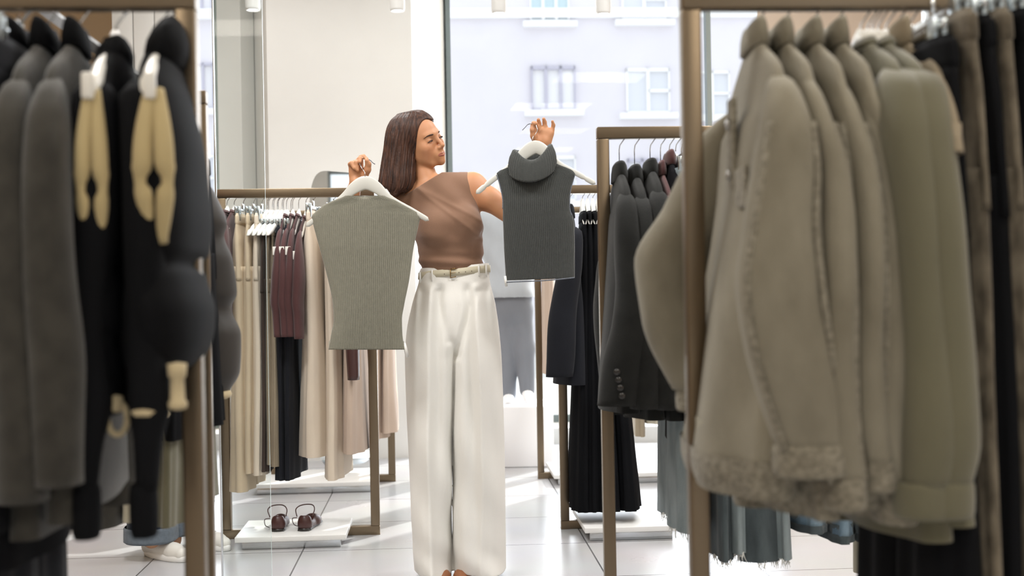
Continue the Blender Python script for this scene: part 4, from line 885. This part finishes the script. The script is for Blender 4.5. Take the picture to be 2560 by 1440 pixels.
# ------------------------------------------------ wide trousers
pv = Vol((W(995, 900).x, WD-.21, .004), (W(1285, 900).x, WD+.24, W(1130, 664).z), .0042)
zk = [W(1130, q).z for q in (670, 700, 760, 830, 900, 1000, 1150, 1300, 1400, 1432)]
def px2x(a, zs): return [P(p_, 720, WD).x+(zz_-CZ)*math.tan(RHO) for p_, zz_ in zip(a, zs)]
XL_ = px2x([1051, 1047, 1030, 1016, 1012, 1015, 1022, 1029, 1034, 1036], zk); XR_ = px2x([1221, 1224, 1238, 1248, 1254, 1258, 1262, 1264, 1265, 1265], zk)
XM_ = px2x([1136, 1136, 1136, 1137, 1137, 1134, 1131, 1130, 1131, 1131], zk); GAP = [-.05, -.05, -.05, -.03, .000, .0022, .003, .0035, .0015, -.001]
BF = [.086, .092, .112, .118, .118, .112, .112, .120, .128, .135]     # depth
CR1 = px2x([1086, 1084, 1081, 1079, 1078, 1077, 1076, 1082, 1086, 1088], zk); CR2 = px2x([1190, 1190, 1192, 1196, 1199, 1203, 1207, 1206, 1204, 1203], zk)
def leg(side):
    def fn(X, Y, Z):
        Zq = np.clip(Z, zk[-1], zk[0]).ravel(); g = lambda a: herm(zk, a, Zq).reshape(Z.shape)
        gp = g(GAP)
        a0, a1 = (g(XL_), g(XM_)-gp) if side < 0 else (g(XM_)+gp, g(XR_))
        cx = (a0+a1)/2; hx = (a1-a0)/2; hy = g(BF); cr = g(CR1 if side < 0 else CR2)
        r = (abs((X-cx)/hx)**2.5+abs((Y-WD-.01)/hy)**2.5)**(1/2.5)
        d = (r-1)*np.minimum(hx, hy)
        fr = np.clip(-(Y-WD)/.05, 0, 1); low = np.clip((zk[0]-Z)/.25, 0, 1)
        dx = X-cr
        top = np.exp(-((Z-zk[1])/.16)**2); md = np.exp(-((Z-zk[5]-.02)/.30)**2)
        f = -.011*np.exp(-(dx/.012)**2)*(1-.35*low)-.006*np.exp(-(dx/.035)**2)
        f = f+.017*np.exp(-((dx+side*.030)/.018)**2)*(top+.75*md)
        f = f+.013*np.exp(-((dx-side*.034)/.020)**2)*(.7*top+.6*md)
        f = f-.006*np.exp(-((dx-side*.055)/.012)**2)*top
        f = f+.0045*np.sin((X-cx)*62+side*1.3+Z*2.2)*low+.006*np.sin((X*.9+Z*.55)*30+side)*np.exp(-((Z-.35)/.25)**2)
        pa, pb = (W(1193, 728), W(1143, 884)) if side > 0 else (W(1093, 730), W(1126, 850))
        lx, lz = pb.x-pa.x, pb.z-pa.z; ll = lx*lx+lz*lz; tq = np.clip(((X-pa.x)*lx+(Z-pa.z)*lz)/ll, 0, 1); dd = ((X-pa.x-tq*lx)**2+(Z-pa.z-tq*lz)**2)
        f = f+(.013 if side > 0 else .007)*np.exp(-dd/.015**2)
        f = f+.008*np.sin((X*.8+Z)*38)*np.exp(-(Z/.12)**2)
        return d+f*fr*np.clip((zk[1]-.010-Z)/.03, 0, 1)
    return fn
for s in (-1, 1): pv.put(tuple(pv.o), tuple(pv.o+pv.h*pv.n), leg(s), .012 if s > 0 else .001)
zh = W(1130, 669).z; Zp = pv.o[2]+pv.h*np.arange(pv.n[2])
Xp = pv.o[0]+pv.h*np.arange(pv.n[0]); Yp = pv.o[1]+pv.h*np.arange(pv.n[1])
hemz = (.026+.006*np.clip(np.exp(-((Xp-W(1133, 0).x)/.05)**2), 0, 1))[:, None, None]+.10*np.clip(-(Yp-WD+.06), 0, .06)[None, :, None]*.5*np.exp(-((Xp-W(1133, 0).x)/.05)**2)[:, None, None]
pv.a = np.maximum(pv.a, (hemz-Zp[None, None, :]).astype(np.float32)); pv.a = np.maximum(pv.a, (Zp-zh)[None, None, :].astype(np.float32))
Vp, Fp = pv.mesh(); tro = npmesh('wide_trousers', Vp-np.array(WO)[None], Fp, M['trou'], woman, relax=1)
# waistband, belt, loops and buckle
def wb(py, dx=0, o=0, a0=0, a1=2*math.pi, n=64):
    c = W(1136, py, .01); hx = .1295+o; hy = .0865+o; q = np.linspace(a0, a1, n)
    sg = lambda f_, e: np.sign(f_)*abs(f_)**e
    return [(c.x+hx*sg(np.cos(t_), 2/2.5), c.y+hy*sg(np.sin(t_), 2/2.5), c.z+.012*math.cos(t_)) for t_ in q]
wpart('waistband', rings([wb(668, o=-.006, n=65)[:-1], wb(667, o=.002, n=65)[:-1], wb(690, o=.003, n=65)[:-1], wb(707, o=.004, n=65)[:-1], wb(708, o=-.004, n=65)[:-1]], False, False), M['trou'], tro)
blt = thing if 0 else wpart('belt', rings([wb(672, o=.003, n=65)[:-1], wb(672.5, o=.0075, n=65)[:-1], wb(690, o=.0085, n=65)[:-1], wb(690.5, o=.003, n=65)[:-1]], False, False), M['belt'])
def wpt(px, py, o):              # point on the front of the waist
    c = W(1136, py, .01); X_ = W(px, py).x; u = min(1, abs((X_-c.x)/(.1295+o))); return Vector((X_, c.y-(.0865+o)*(1-u**2.5)**(1/2.5), c.z+.012*(X_-c.x)/.13))
for px in (1052, 1083, 1198, 1216):
    a_ = [wpt(px, 671, .003), wpt(px, 672, .0115), wpt(px+.5, 681, .0125), wpt(px+1, 696, .0115), wpt(px+1, 700, .004)]
    wpart('belt_loop', tube(a_, [.0035]*5, 8, flat=1), M['trou'], tro)
bk = [wpt(1129, 673, .011), wpt(1143, 672.5, .0115), wpt(1143, 693, .0115), wpt(1129, 694, .011), wpt(1129, 673, .011)]
wpart('buckle', join(*[tube([bk[i], bk[i+1]], .0016, 8) for i in (0, 2, 3)], tube([wpt(1129, 683, .011), wpt(1142, 683, .013)], .0011, 6)), M['gold'], blt)
for px in (1114, 1150, 1166, 1181): 
    q = wpt(px, 683.5, .0088); wpart('belt_hole', tube([q, q+Vector((0, -.0012, 0))], .0016, 10), M['brow'], blt)
# pointed shoes
def shoe_sdf(name, toe, heel, par, w0=.036, mat='shoeb', org=None):
    s = Vol(np.minimum(tuple(toe), tuple(heel))-np.array([.06, .06, .03]), np.maximum(tuple(toe), tuple(heel))+np.array([.06, .06, .09]), .0025)
    d_ = toe-heel
    s.cone(toe, heel+d_*.62, .007, .030, .02); s.cone(heel+d_*.62, heel+d_*.3, .030, .028, .02); s.cone(heel+d_*.3, heel+Vector((0, 0, .012)), .028, .027, .02)
    s.ell(heel+Vector((0, 0, .03)), (.026, .028, .03), .02)
    s.ell(heel+d_*.35+Vector((0, 0, .05)), (.024, .07, .035), .01, 'd')
    zc = s.o[2]+s.h*np.arange(s.n[2]); s.a = np.maximum(s.a, (.004+org-zc)[None, None, :].astype(np.float32))
    return s.mesh()
for px in (1108, 1158):
    Vs, Fs = shoe_sdf('shoe', Vector((W(px, 1430).x, WD-.150, .016)), Vector((W(px, 1430).x+.0, WD+.03, .022)), woman, org=0)
    npmesh('shoe', Vs-np.array(WO)[None], Fs, M['shoeb'], woman)
# ================================================================ THE TWO KNIT VESTS SHE HOLDS
def knit_mat(name, c):
    m = fabric(name, c, var=.04, cscale=(60, 60, 60), bump=.6, rough=.95, sheen=.3, bscale=260); return m
M['knit1'] = knit_mat('olive_grey_rib_knit', lin(132, 130, 116)); M['knit2'] = knit_mat('charcoal_rib_knit', lin(70, 72, 70))
def vest_vf(rows_px, d0, ribs, th=.018, cols=None, rows=130, sp=None, amp=.0040, bow=.012, side=-1, arm=None, colsmul=8):
    """rows_px: (py, left px, right px); front (side -1) and back sheets"""
    ya = [r_[0] for r_ in rows_px]; la = [r_[1] for r_ in rows_px]; ra = [r_[2] for r_ in rows_px]
    q = np.linspace(ya[0], ya[-1], rows); l = herm(ya, la, q); r = herm(ya, ra, q); n = ribs*colsmul
    R = []
    for i, y_ in enumerate(q):
        ring = []
        tt = (y_-ya[0])/(ya[-1]-ya[0])
        for sgn in (-1, 1):
            us = np.linspace(0, 1, n) if sgn < 0 else np.linspace(1, 0, n)[1:-1]; sp_ = float(herm(sp[0], sp[1], [y_])[0]); xc_ = sp[2]+(sp[3]-sp[2])*tt
            for u in us:
                px = l[i]+(r[i]-l[i])*u; e = math.sqrt(max(0, 1-(2*u-1)**4)); f = abs(math.sin(math.pi*(px-xc_)/sp_))
                dz = th*e*(.45+.55*min(1, tt*3))*(1 if sgn < 0 else .8)
                wv = .003*math.sin(u*7+y_*.012)+.004*math.sin(y_*.02+u*2)
                yy = d0+sgn*(dz+amp*(f**.6)*e)-.0*bow+wv*.6*(1 if sgn < 0 else .6)
                p = P(px, y_, yy)
                ring.append((p.x, yy, p.z))
        R.append(ring)
    l_ = np.array(R[-1]); c = l_.mean(0); i1 = c+(l_-c)*np.array([.985, .6, 1]); i2 = i1+np.array([0, 0, .03]); R += [i1.tolist(), i2.tolist()]
    return R
D1 = WD-.20; vo = P(908, 478, D1)
v1 = thing('knit_vest', 'olive grey ribbed sleeveless knit vest held up on the left of the woman', 'knit vest', tuple(vo))
rows1 = [(489, 862, 962), (492, 857, 968), (500, 836, 990), (512, 811, 1012), (524, 795, 1036), (534, 784, 1051), (541, 779, 1053), (552, 781, 1049), (575, 786.5, 1044), (620, 799, 1034), (700, 820, 1023), (760, 832, 1011), (800, 834, 1005), (835, 828, 1006), (874, 821, 1012)]
R1 = vest_vf(rows1, D1, 54, sp=([489, 560, 620, 700, 874], [5.1, 5.3, 5.2, 4.8, 4.3], 912, 917))
A1 = np.array(R1)
# scooped neckline: lower the top edge in the middle of the front
px_of = (A1[:, :, 0]/A1[:, :, 1]*F+1280)
sc_ = np.clip((P(900, 520, D1).z-0), 0, 9)
w_ = np.clip((A1[:, :, 2]-P(900, 530, D1).z)/(P(900, 489, D1).z-P(900, 530, D1).z), 0, 1)
A1[:, :, 2] -= w_*.012*np.exp(-((px_of-912)/26)**4)*(A1[:, :, 1] < D1+.0)
V1, F1 = rings(A1); mesh('knit_body', ([(p[0]-vo.x, p[1]-vo.y, p[2]-vo.z) for p in V1], F1), M['knit1'], v1)
def vpart(name, vf, mat, par, o, **k): return mesh(name, ([(p[0]-o.x, p[1]-o.y, p[2]-o.z) for p in vf[0]], vf[1]), mat, par, **k)
ax_ = [W(1008, y_, 0) for y_ in (1,)] 
vpart('care_label', tube([P(1010, 858, D1), P(1014, 872, D1-.002), P(1018, 893, D1+.001)], [.006, .0065, .006], 6, flat=.15), M['tagw'], v1, vo)
def held_hanger(label, D, crown, tipL, tipR, stem_pts, end_pts, arcw, mat, hole=True, notch=False):
    o = P(crown[0], crown[1], D); h = thing('clothes_hanger', label, 'hanger', tuple(o))
    cl = curve_pts([P(tipL[0], tipL[1], D), P(tipL[0]+.35*(crown[0]-arcw-tipL[0]), tipL[1]+.40*(crown[1]+46-tipL[1]), D), P(crown[0]-arcw, crown[1]+38, D), P(crown[0]-arcw*.62, crown[1]+22, D), P(crown[0], crown[1]+9, D), P(crown[0]+arcw*.62, crown[1]+22, D), P(crown[0]+arcw, crown[1]+38, D), P(tipR[0]+.35*(crown[0]+arcw-tipR[0]), tipR[1]+.40*(crown[1]+46-tipR[1]), D), P(tipR[0], tipR[1], D)], 61)
    R = []
    for i, p in enumerate(cl):
        t_ = abs(i/60*2-1); hh = .0125+.012*math.exp(-(t_/.30)**2)*1.1-.003*t_; 
        if notch and .80 < t_ < .84: hh *= .7
        hh *= math.sqrt(max(.02, 1-max(0, (t_-.95)/.05)**2))
        dx = cl[min(i+1, 60)]-cl[max(i-1, 0)]; dx.normalize(); n_ = Vector((-dx.z, 0, dx.x))
        R.append([tuple(p+n_*hh*math.sin(a)+Vector((0, .0055*math.cos(a), 0))) for a in np.linspace(0, 2*math.pi, 14, endpoint=False)])
    vpart('shoulder_arch', rings(R), M[mat], h, o)
    vpart('hook', tube(curve_pts(stem_pts, 30), .0014, 8), M['wire'], h, o)
    vpart('hook_end', tube(curve_pts(end_pts, 16), [.0014]*15+[.002], 8), M['darkwire'], h, o, label='dark tip of the hook')
    return h
held_hanger('pale grey hanger pinched in the hand beside her hair', D1, (914, 448), (765, 566), (1072, 551), [P(913, 452, D1), P(912, 432, D1), P(907, 424, D1+.02), P(901, 414, D1+.03), P(899, 402, WD-.15), P(906, 395, WD-.145), P(918, 398, WD-.145)],
            [P(918, 398, WD-.145), P(926, 401, WD-.145), P(932, 407, WD-.145), P(937.5, 410.5, WD-.145)], 46, 'hangg')
D2 = WD-.20; vo2 = P(1345, 360, D2)
held_hanger('pale grey hanger with notched arms held up high on the right of the woman', D2, (1339, 359), (1190, 484), (1489, 460), [P(1331, 361, D2), P(1332, 345, D2), P(1340, 333, WD-.165), P(1343.5, 326, WD-.165), P(1341, 316, WD-.16), P(1339, 308, WD-.155), P(1331, 308, WD-.15), P(1326, 309.5, WD-.15)],
            [P(1326, 309.5, WD-.15), P(1320, 311, WD-.15), P(1313, 318, WD-.15), P(1306, 325.5, WD-.15)], 40, 'hangg', notch=True)
v2 = thing('knit_vest', 'charcoal ribbed turtleneck knit vest held up on the right of the woman', 'knit vest', tuple(vo2))
rows2 = [(408, 1292, 1390), (414, 1278, 1404), (420, 1262, 1420), (428, 1247, 1434), (436, 1240, 1438), (448, 1245, 1434), (470, 1252, 1428), (500, 1257, 1424), (525, 1257, 1426), (545, 1257, 1433), (565, 1258, 1436), (620, 1260, 1437), (701, 1265, 1437)]
R2 = vest_vf(rows2, D2, 40, th=.020, amp=.0042, sp=([408, 450, 520, 600, 701], [3.2, 4.4, 5.0, 4.6, 4.1], 1336, 1351)); A2 = np.array(R2)
u_ = (A2[:, :, 0]-P(1265, 700, D2).x)/(P(1437, 700, D2).x-P(1265, 700, D2).x); low = np.clip((P(1340, 660, D2).z-A2[:, :, 2])/.06, 0, 1)
A2[:, :, 2] += low*.008*np.clip(u_, 0, 1)
V2, F2 = rings(A2); vpart('knit_body', (V2, F2), M['knit2'], v2, vo2)
# folded turtleneck collar
cR = []
prof = [(0.0, 372, .55), (0.0, 369, .75), (.002, 366, .95), (.5, 372, 1.0), (1, 395, 1.1), (1, 420, 1.15), (.98, 424, 1.1), (.9, 420, 1.0)]
nn = 240
for k_, (f_, py, wd_) in enumerate([(0, 400, .50), (0, 380, .60), (.05, 370, .72), (.35, 372, .80), (.7, 386, .93), (1, 408, 1.0), (1.05, 426, .97), (1.0, 430, .94), (.9, 424, .90)]):
    ring = []
    for j in range(nn):
        a = 2*math.pi*j/nn; fr = max(0, -math.sin(a)); x_ = math.cos(a)
        rib = 1+.018*math.cos(46*a)*(1 if k_ > 1 else .3)
        cx = 1331; w = 61*wd_*rib; X = cx+w*x_
        dip = (fr**(2.4 if k_ <= 3 else 1.4))*(30 if k_ <= 3 else 26 if k_ == 4 else 22)*(1 if k_ < 8 else .8)+(fr**2)*6*(k_ >= 5)
        rise = -7*x_ - (4*abs(x_)**2 if k_ in (2, 3) else 0)
        back = 4*max(0, math.sin(a))
        y_ = py+dip*(.9 if k_ > 2 else 1.0)+rise+back-(0 if k_ < 5 else 0)
        d = D2+(.022+.030*wd_)*math.sin(a)*rib
        p = P(X, y_, d); ring.append((p.x, d, p.z))
    cR.append(ring)
vpart('turtleneck_collar', rings(cR, False, False), M['knit2'], v2, vo2)
M['serge'] = fabric('pale_overlock_thread', lin(112, 117, 126), var=.3, cscale=(400, 400, 400), bump=.5)
for ed in ([(1241, 437), (1246, 450), (1252, 472), (1257, 500), (1257, 522)], [(1437, 437), (1433, 450), (1427, 472), (1424, 500), (1425, 526), (1430, 540)]):
    vpart('armhole_edging', tube(curve_pts([P(a, b__, D2-.004) for a, b__ in ed], 30), .0022, 8), M['serge'], v2, vo2)
vpart('hem_edging', tube(curve_pts([P(1266, 706, D2-.012), P(1300, 704, D2-.021), P(1350, 702, D2-.022), P(1400, 698, D2-.021), P(1436, 694, D2-.012)], 30), .0022, 8), M['serge'], v2, vo2)
vpart('care_label', tube([P(1263, 690, D2-.004), P(1264, 702, D2-.006), P(1266, 716, D2-.004)], [.0045, .005, .0045], 6, flat=.15), M['tagw'], v2, vo2)
# ================================================================ SLINGBACK SHOES ON THE SHELF
for px, lb, rz in ((694, 'dark brown slingback shoe on the white shelf, left of the pair', .10), (757, 'dark brown slingback shoe on the white shelf, right of the pair', -.12)):
    p = Pz(px, .058, 5.16); s = thing('slingback_shoe', lb, 'shoe', tuple(p), rz, 'pair of brown slingback shoes')
    sv = Vol((-.06, -.03, -.004), (.06, .26, .10), .0025)
    sv.ell((0, .032, .030), (.031, .030, .044), .02); sv.cone((0, .05, .018), (0, .14, .014), .026, .034, .02); sv.cone((0, .14, .014), (0, .235, .010), .034, .010, .02)
    sv.ell((0, .16, .022), (.032, .05, .020), .02); sv.ell((0, .085, .074), (.026, .066, .050), .008, 'd')
    zc = sv.o[2]+sv.h*np.arange(sv.n[2]); sv.a = np.maximum(sv.a, (.008-zc)[None, None, :].astype(np.float32))
    Vs, Fs = sv.mesh(); npmesh('upper', Vs, Fs, M['leather'], s, relax=1)
    mesh('sole', bbox_(-.026, .026, .008, .22, 0, .008, .003), M['button'], s); mesh('heel', lathe([(.001, .012), (.030, .012), (.028, 0), (.001, 0)], 20, 0, .03), M['button'], s)
    q = curve_pts([(-.034, .03, .06), (-.045, .05, .085), (-.03, .09, .098), (.01, .10, .099), (.036, .06, .085), (.034, .03, .062)], 24)
    mesh('ankle_strap', tube(q, .0025, 8), M['leather'], s); q = curve_pts([(-.034, .03, .055), (-.056, .04, .05), (-.058, .06, .02), (-.045, .09, .004)], 16); mesh('strap_end', tube(q, .0018, 8), M['leather'], s)
# ================================================================ MANNEQUIN IN THE WINDOW
MD = 7.5; Q = lambda px, py, dy=0: P(px, py, MD+dy); mo = Q(1272, 1000)
mn = thing('mannequin', 'shop mannequin in pale grey sweater and grey trousers in the bright window', 'mannequin', (mo.x, mo.y, 0))
sv = Vol((Q(1185, 700).x, MD-.25, Q(1270, 745).z), (Q(1365, 700).x, MD+.25, Q(1270, 500).z), .007)
sv.ell(Q(1268, 590), (.19, .13, .22), .05); sv.cone(Q(1232, 545), Q(1305, 545), .075, .075, .05); sv.cone(Q(1268, 560), Q(1275, 725), .14, .155, .05)
sv.cone(Q(1226, 548), Q(1216, 620, .02), .06, .055, .03); sv.cone(Q(1216, 620, .02), Q(1245, 655, .09), .052, .045, .02); sv.cone(Q(1308, 548), Q(1332, 630, .02), .06, .055, .03); sv.cone(Q(1332, 630, .02), Q(1318, 700, .06), .052, .042, .02)
sv.cone(Q(1270, 535), Q(1270, 512), .055, .05, .02)
Vs, Fs = sv.mesh(); Vs[:, 0] += .008*np.sin(Vs[:, 2]*30+Vs[:, 0]*20); npmesh('knit_sweater', Vs-np.array([mo.x, mo.y, 0]), Fs, M['lgrey'], mn, relax=1)
sv = Vol((Q(1225, 700).x, MD-.2, Q(1270, 1000).z), (Q(1345, 700).x, MD+.22, Q(1270, 715).z), .007)
sv.cone(Q(1277, 730), Q(1282, 770), .13, .125, .04); sv.cone(Q(1262, 780), Q(1270, 985, .03), .085, .052, .03); sv.cone(Q(1298, 780), Q(1312, 870, -.02), .085, .062, .03); sv.cone(Q(1312, 870, -.02), Q(1318, 975, -.02), .062, .048, .03)
Vs, Fs = sv.mesh(); npmesh('trousers', Vs-np.array([mo.x, mo.y, 0]), Fs, M['mgrey'], mn, relax=1)
def sub0(vf): return [(p[0]-mo.x, p[1]-mo.y, p[2]) for p in vf[0]], vf[1]
for a, b_ in ((Q(1270, 980, .03), Q(1272, 1010, -.03)), (Q(1318, 972, -.02), Q(1320, 1004, -.08))): mesh('foot', sub0(tube([a, a.lerp(b_, .6), b_], [.035, .035, .022], 14)), M['winwhite'], mn)
mesh('head', sub0(rings([[(Q(1270, 480).x+r_*math.cos(a), MD+r_*1.15*math.sin(a), Q(1270, 480).z+z_) for a in np.linspace(0, 2*math.pi, 24, endpoint=False)] for z_, r_ in ((-.12, .05), (-.08, .058), (-.02, .078), (.05, .08), (.09, .06), (.11, .03))])), M['winwhite'], mn)
zp = Q(1290, 1008).z
mesh('podium', bbox_(-.27, .27, -.22, .25, 0, zp, .01), M['winwhite'], mn)
# ================================================================ PERSON BEHIND THE LEFT RACK (legs and sneakers)
SD = 4.95; Q = lambda px, py, dy=0: P(px, py, SD+dy); po = Q(400, 1390); po.z = 0
pe = thing('person', 'person in rolled dark jeans and white sneakers hidden behind the left clothes', 'person', tuple(po))
sv = Vol((Q(270, 700).x, SD-.3, 0.0), (Q(520, 700).x, SD+.35, 1.72), .008)
sv.ell(Q(395, 545), (.16, .10, .25), .05); sv.cone(Q(395, 440), Q(395, 400), .055, .05, .03); sv.ell(Q(395, 375), (.075, .09, .105), .02); sv.cone(Q(345, 480), Q(445, 480), .06, .06, .05)
sv.ell(Q(395, 700), (.16, .11, .13), .05)
for s, a0, a1 in ((-1, 372, -.02), (1, 425, .16)): sv.cone(Q(a0, 740, a1*.3), Q(a0, 1000, a1*.6), .085, .058, .03); sv.cone(Q(a0, 1000, a1*.6), Q(a0+8, 1350, a1), .055, .035, .03)
for s in (-1, 1): sv.cone(Q(395+s*62, 485), Q(395+s*70, 640, -.03), .045, .038, .02); sv.cone(Q(395+s*70, 640, -.03), Q(395+s*40, 740, -.16), .036, .026, .02); sv.ell(Q(395+s*32, 755, -.18), (.03, .035, .03), .02)
Vs, Fs = sv.mesh(); bo = npmesh('body', Vs-np.array(po)[None], Fs, M['skin'], pe, relax=1)
ca = bo.data.color_attributes.new('Col', 'FLOAT_COLOR', 'POINT'); ca.data.foreach_set('color', np.tile(np.array(lin(214, 164, 130), dtype=np.float32), (len(Vs), 1)).ravel())
psub = lambda vf: ([(p[0]-po.x, p[1]-po.y, p[2]-po.z) for p in vf[0]], vf[1])
def ring_(c, a, b_, n=32): return [(c.x+a*math.cos(t_), c.y+b_*math.sin(t_), c.z) for t_ in np.linspace(0, 2*math.pi, n, endpoint=False)]
mesh('sweater', psub(rings([ring_(Q(395, 440), .07, .06), ring_(Q(395, 465), .17, .10), ring_(Q(395, 560), .19, .12), ring_(Q(395, 720), .19, .13)])), M['black'], pe)
mesh('hair', psub(rings([ring_(Q(395, 400, .03), .07, .06), ring_(Q(395, 370, .02), .087, .10), ring_(Q(395, 345, .01), .082, .095), ring_(Q(395, 328, .0), .05, .06)])), M['hair'], pe)
M['ddenim'] = fabric('dark_indigo_denim', lin(30, 44, 62), var=.2, cscale=(20, 20, 6), bump=.5); M['dcuff'] = fabric('pale_turned_up_denim', lin(104, 114, 124), var=.1, bump=.5, cscale=(60, 60, 60)); M['sneak'] = flat('white_sneaker_leather', lin(226, 224, 218), .45)
for i, (px, dy, kx) in enumerate(((378, .02, 372), (432, .18, 425))):
    hz = Q(px, 1352).z
    secs = [(Q(px, 690).z, Q(kx, 0).x-po.x, dy*.3, .10, .12), (Q(px, 1000).z, Q(px, 1000, dy*.5).x-po.x, dy*.6, .095, .10), (hz, Q(px, 1338, dy).x-po.x, dy, .098, .105)]
    jl = mesh('jeans_leg', loft(secs, folds=((3, .006, 0),), nz=.005), M['ddenim'], pe)
    mesh('turned_up_cuff', loft([(hz+.062, secs[2][1], dy, .101, .108), (hz+.058, secs[2][1], dy, .106, .112), (hz-.0, secs[2][1], dy, .107, .114), (hz-.003, secs[2][1], dy, .10, .107)], rows=12, cap0=False, nz=.004), M['dcuff'], jl)
def sneaker(c, rz, nm):
    sh = mesh(nm, ([], []), M['sneak'], pe) if 0 else None
    s = Vol((-.06, -.22, -.002), (.06, .10, .12), .003)
    s.cone((0, .04, .04), (0, -.02, .045), .038, .040, .02); s.cone((0, -.02, .045), (0, -.12, .030), .040, .036, .02); s.cone((0, -.12, .03), (0, -.165, .028), .036, .030, .02); s.cone((0, .03, .05), (0, .02, .085), .034, .036, .02)
    zc = s.o[2]+s.h*np.arange(s.n[2]); s.a = np.maximum(s.a, (.018-zc)[None, None, :].astype(np.float32)); s.a = np.maximum(s.a, (zc-.095)[None, None, :].astype(np.float32))
    Vs, Fs = s.mesh(); u = npmesh('sneaker', Vs, Fs, M['sneak'], pe, relax=1); u.location = c; u.rotation_euler = (0, 0, rz)
    sv_ = rings([[(.0+a_*math.cos(t_)*(1+.12*math.sin(t_)*-1), -.06+b_*math.sin(t_), z_) for t_ in np.linspace(0, 2*math.pi, 32, endpoint=False)] for z_, a_, b_ in ((0, .040, .135), (.004, .043, .14), (.022, .043, .14), (.026, .038, .134))])
    mesh('sole', sv_, M['shelf'], u)
    for sx in (-1, 1): mesh('side_flash', tube([(sx*.036, .060, .078), (sx*.0430, .03, .062), (sx*.046, -.01, .052), (sx*.044, -.05, .052)], [.005, .012, .009, .002], 10, flat=.5), M['navy'], u)
    for k in range(4): mesh('lace', tube([(-.022, -.045-.018*k, .083-.008*k), (0, -.05-.018*k, .088-.008*k), (.022, -.045-.018*k, .083-.008*k)], .003, 6), M['shelf'], u)
sneaker(tuple(Vector((Q(385, 1385).x-po.x, .04, 0))), math.radians(52), 'a'); sneaker((Q(510, 1350, .3).x-po.x, .24, 0), math.radians(50), 'b')
# ================================================================ CAMERA, LIGHT
cd = bpy.data.cameras.new('camera'); cam = bpy.data.objects.new('camera', cd); C.objects.link(cam)
s_, c_ = math.sin(RHO), math.cos(RHO)
R_ = Matrix(((c_, s_, 0), (0, 0, -1), (-s_, c_, 0)))
cam.matrix_world = Matrix.Translation((0, 0, CZ)) @ R_.to_4x4()
cd.sensor_width = 36; cd.lens = F/2560*36; cd.clip_start = .05
cd.dof.use_dof = True; cd.dof.focus_distance = 4.45; cd.dof.aperture_fstop = 3.2
bpy.context.scene.camera = cam
sc = bpy.context.scene
sc.view_settings.view_transform = 'Standard'; sc.view_settings.look = 'None'; sc.view_settings.gamma = 1; sc.view_settings.exposure = 0.0
sc.view_settings.use_curve_mapping = False
sc.cycles.use_denoising = True
sc.cycles.max_bounces = 7; sc.cycles.diffuse_bounces = 4; sc.cycles.transparent_max_bounces = 16; sc.cycles.sample_clamp_indirect = 6
w = bpy.data.worlds.new('sky'); sc.world = w; w.use_nodes = True; bg = w.node_tree.nodes['Background']
bg.inputs[0].default_value = (.92, .95, 1, 1); bg.inputs[1].default_value = 1.42
sd = bpy.data.lights.new('sun', 'SUN'); sd.energy = 4.5; sd.angle = .01; sd.color = (1, .95, .88)
sun = bpy.data.objects.new('sun', sd); C.objects.link(sun)
el, az = math.radians(35), math.radians(35)     # sun stands behind the windows, a little to the right
v = Vector((math.sin(az)*math.cos(el), math.cos(az)*math.cos(el), math.sin(el)))
sun.rotation_euler = v.to_track_quat('Z', 'Y').to_euler()
def area(name, loc, rot, sx, sy, power, col=(1, .93, .82)):
    d = bpy.data.lights.new(name, 'AREA'); d.shape = 'RECTANGLE'; d.size = sx; d.size_y = sy; d.energy = power; d.color = col
    o = bpy.data.objects.new(name, d); C.objects.link(o); o.location = loc; o.rotation_euler = rot
    return o
# daylight entering through the shop windows
for nm, pa, pb in (('window_daylight_main', 1135, 1930), ('window_daylight_left', 440, 548)):
    a = Pz(pa, 1.7, 8.5); b_ = Pz(pb, 1.7, 8.5)
    area(nm, ((a.x+b_.x)/2, 8.56, 1.7), (math.radians(-90), 0, 0), b_.x-a.x, 3.1, 60*(b_.x-a.x), (.88, .94, 1))
# unseen fill lights below the ceiling, added to brighten the room, last two the pier
for i, (x, y, pw, wc) in enumerate(((-1.8, -1.2, 42, 0), (1.8, -1.2, 38, 0), (-1.4, 1.0, 18, 0), (1.6, 1.0, 24, 0), (-1.2, 3.2, 55, 1), (1.2, 3.2, 50, 1), (-1.2, 5.2, 34, 1), (1.4, 5.2, 38, 1), (-1.7, 6.9, 7, 1), (-.4, 6.9, 4, 1))):
    area('ceiling_fill_light', (x, y, HC-.05), (0, 0, 0), .9, .6, pw, ((1, .92, .80), (1, .985, .97))[wc])
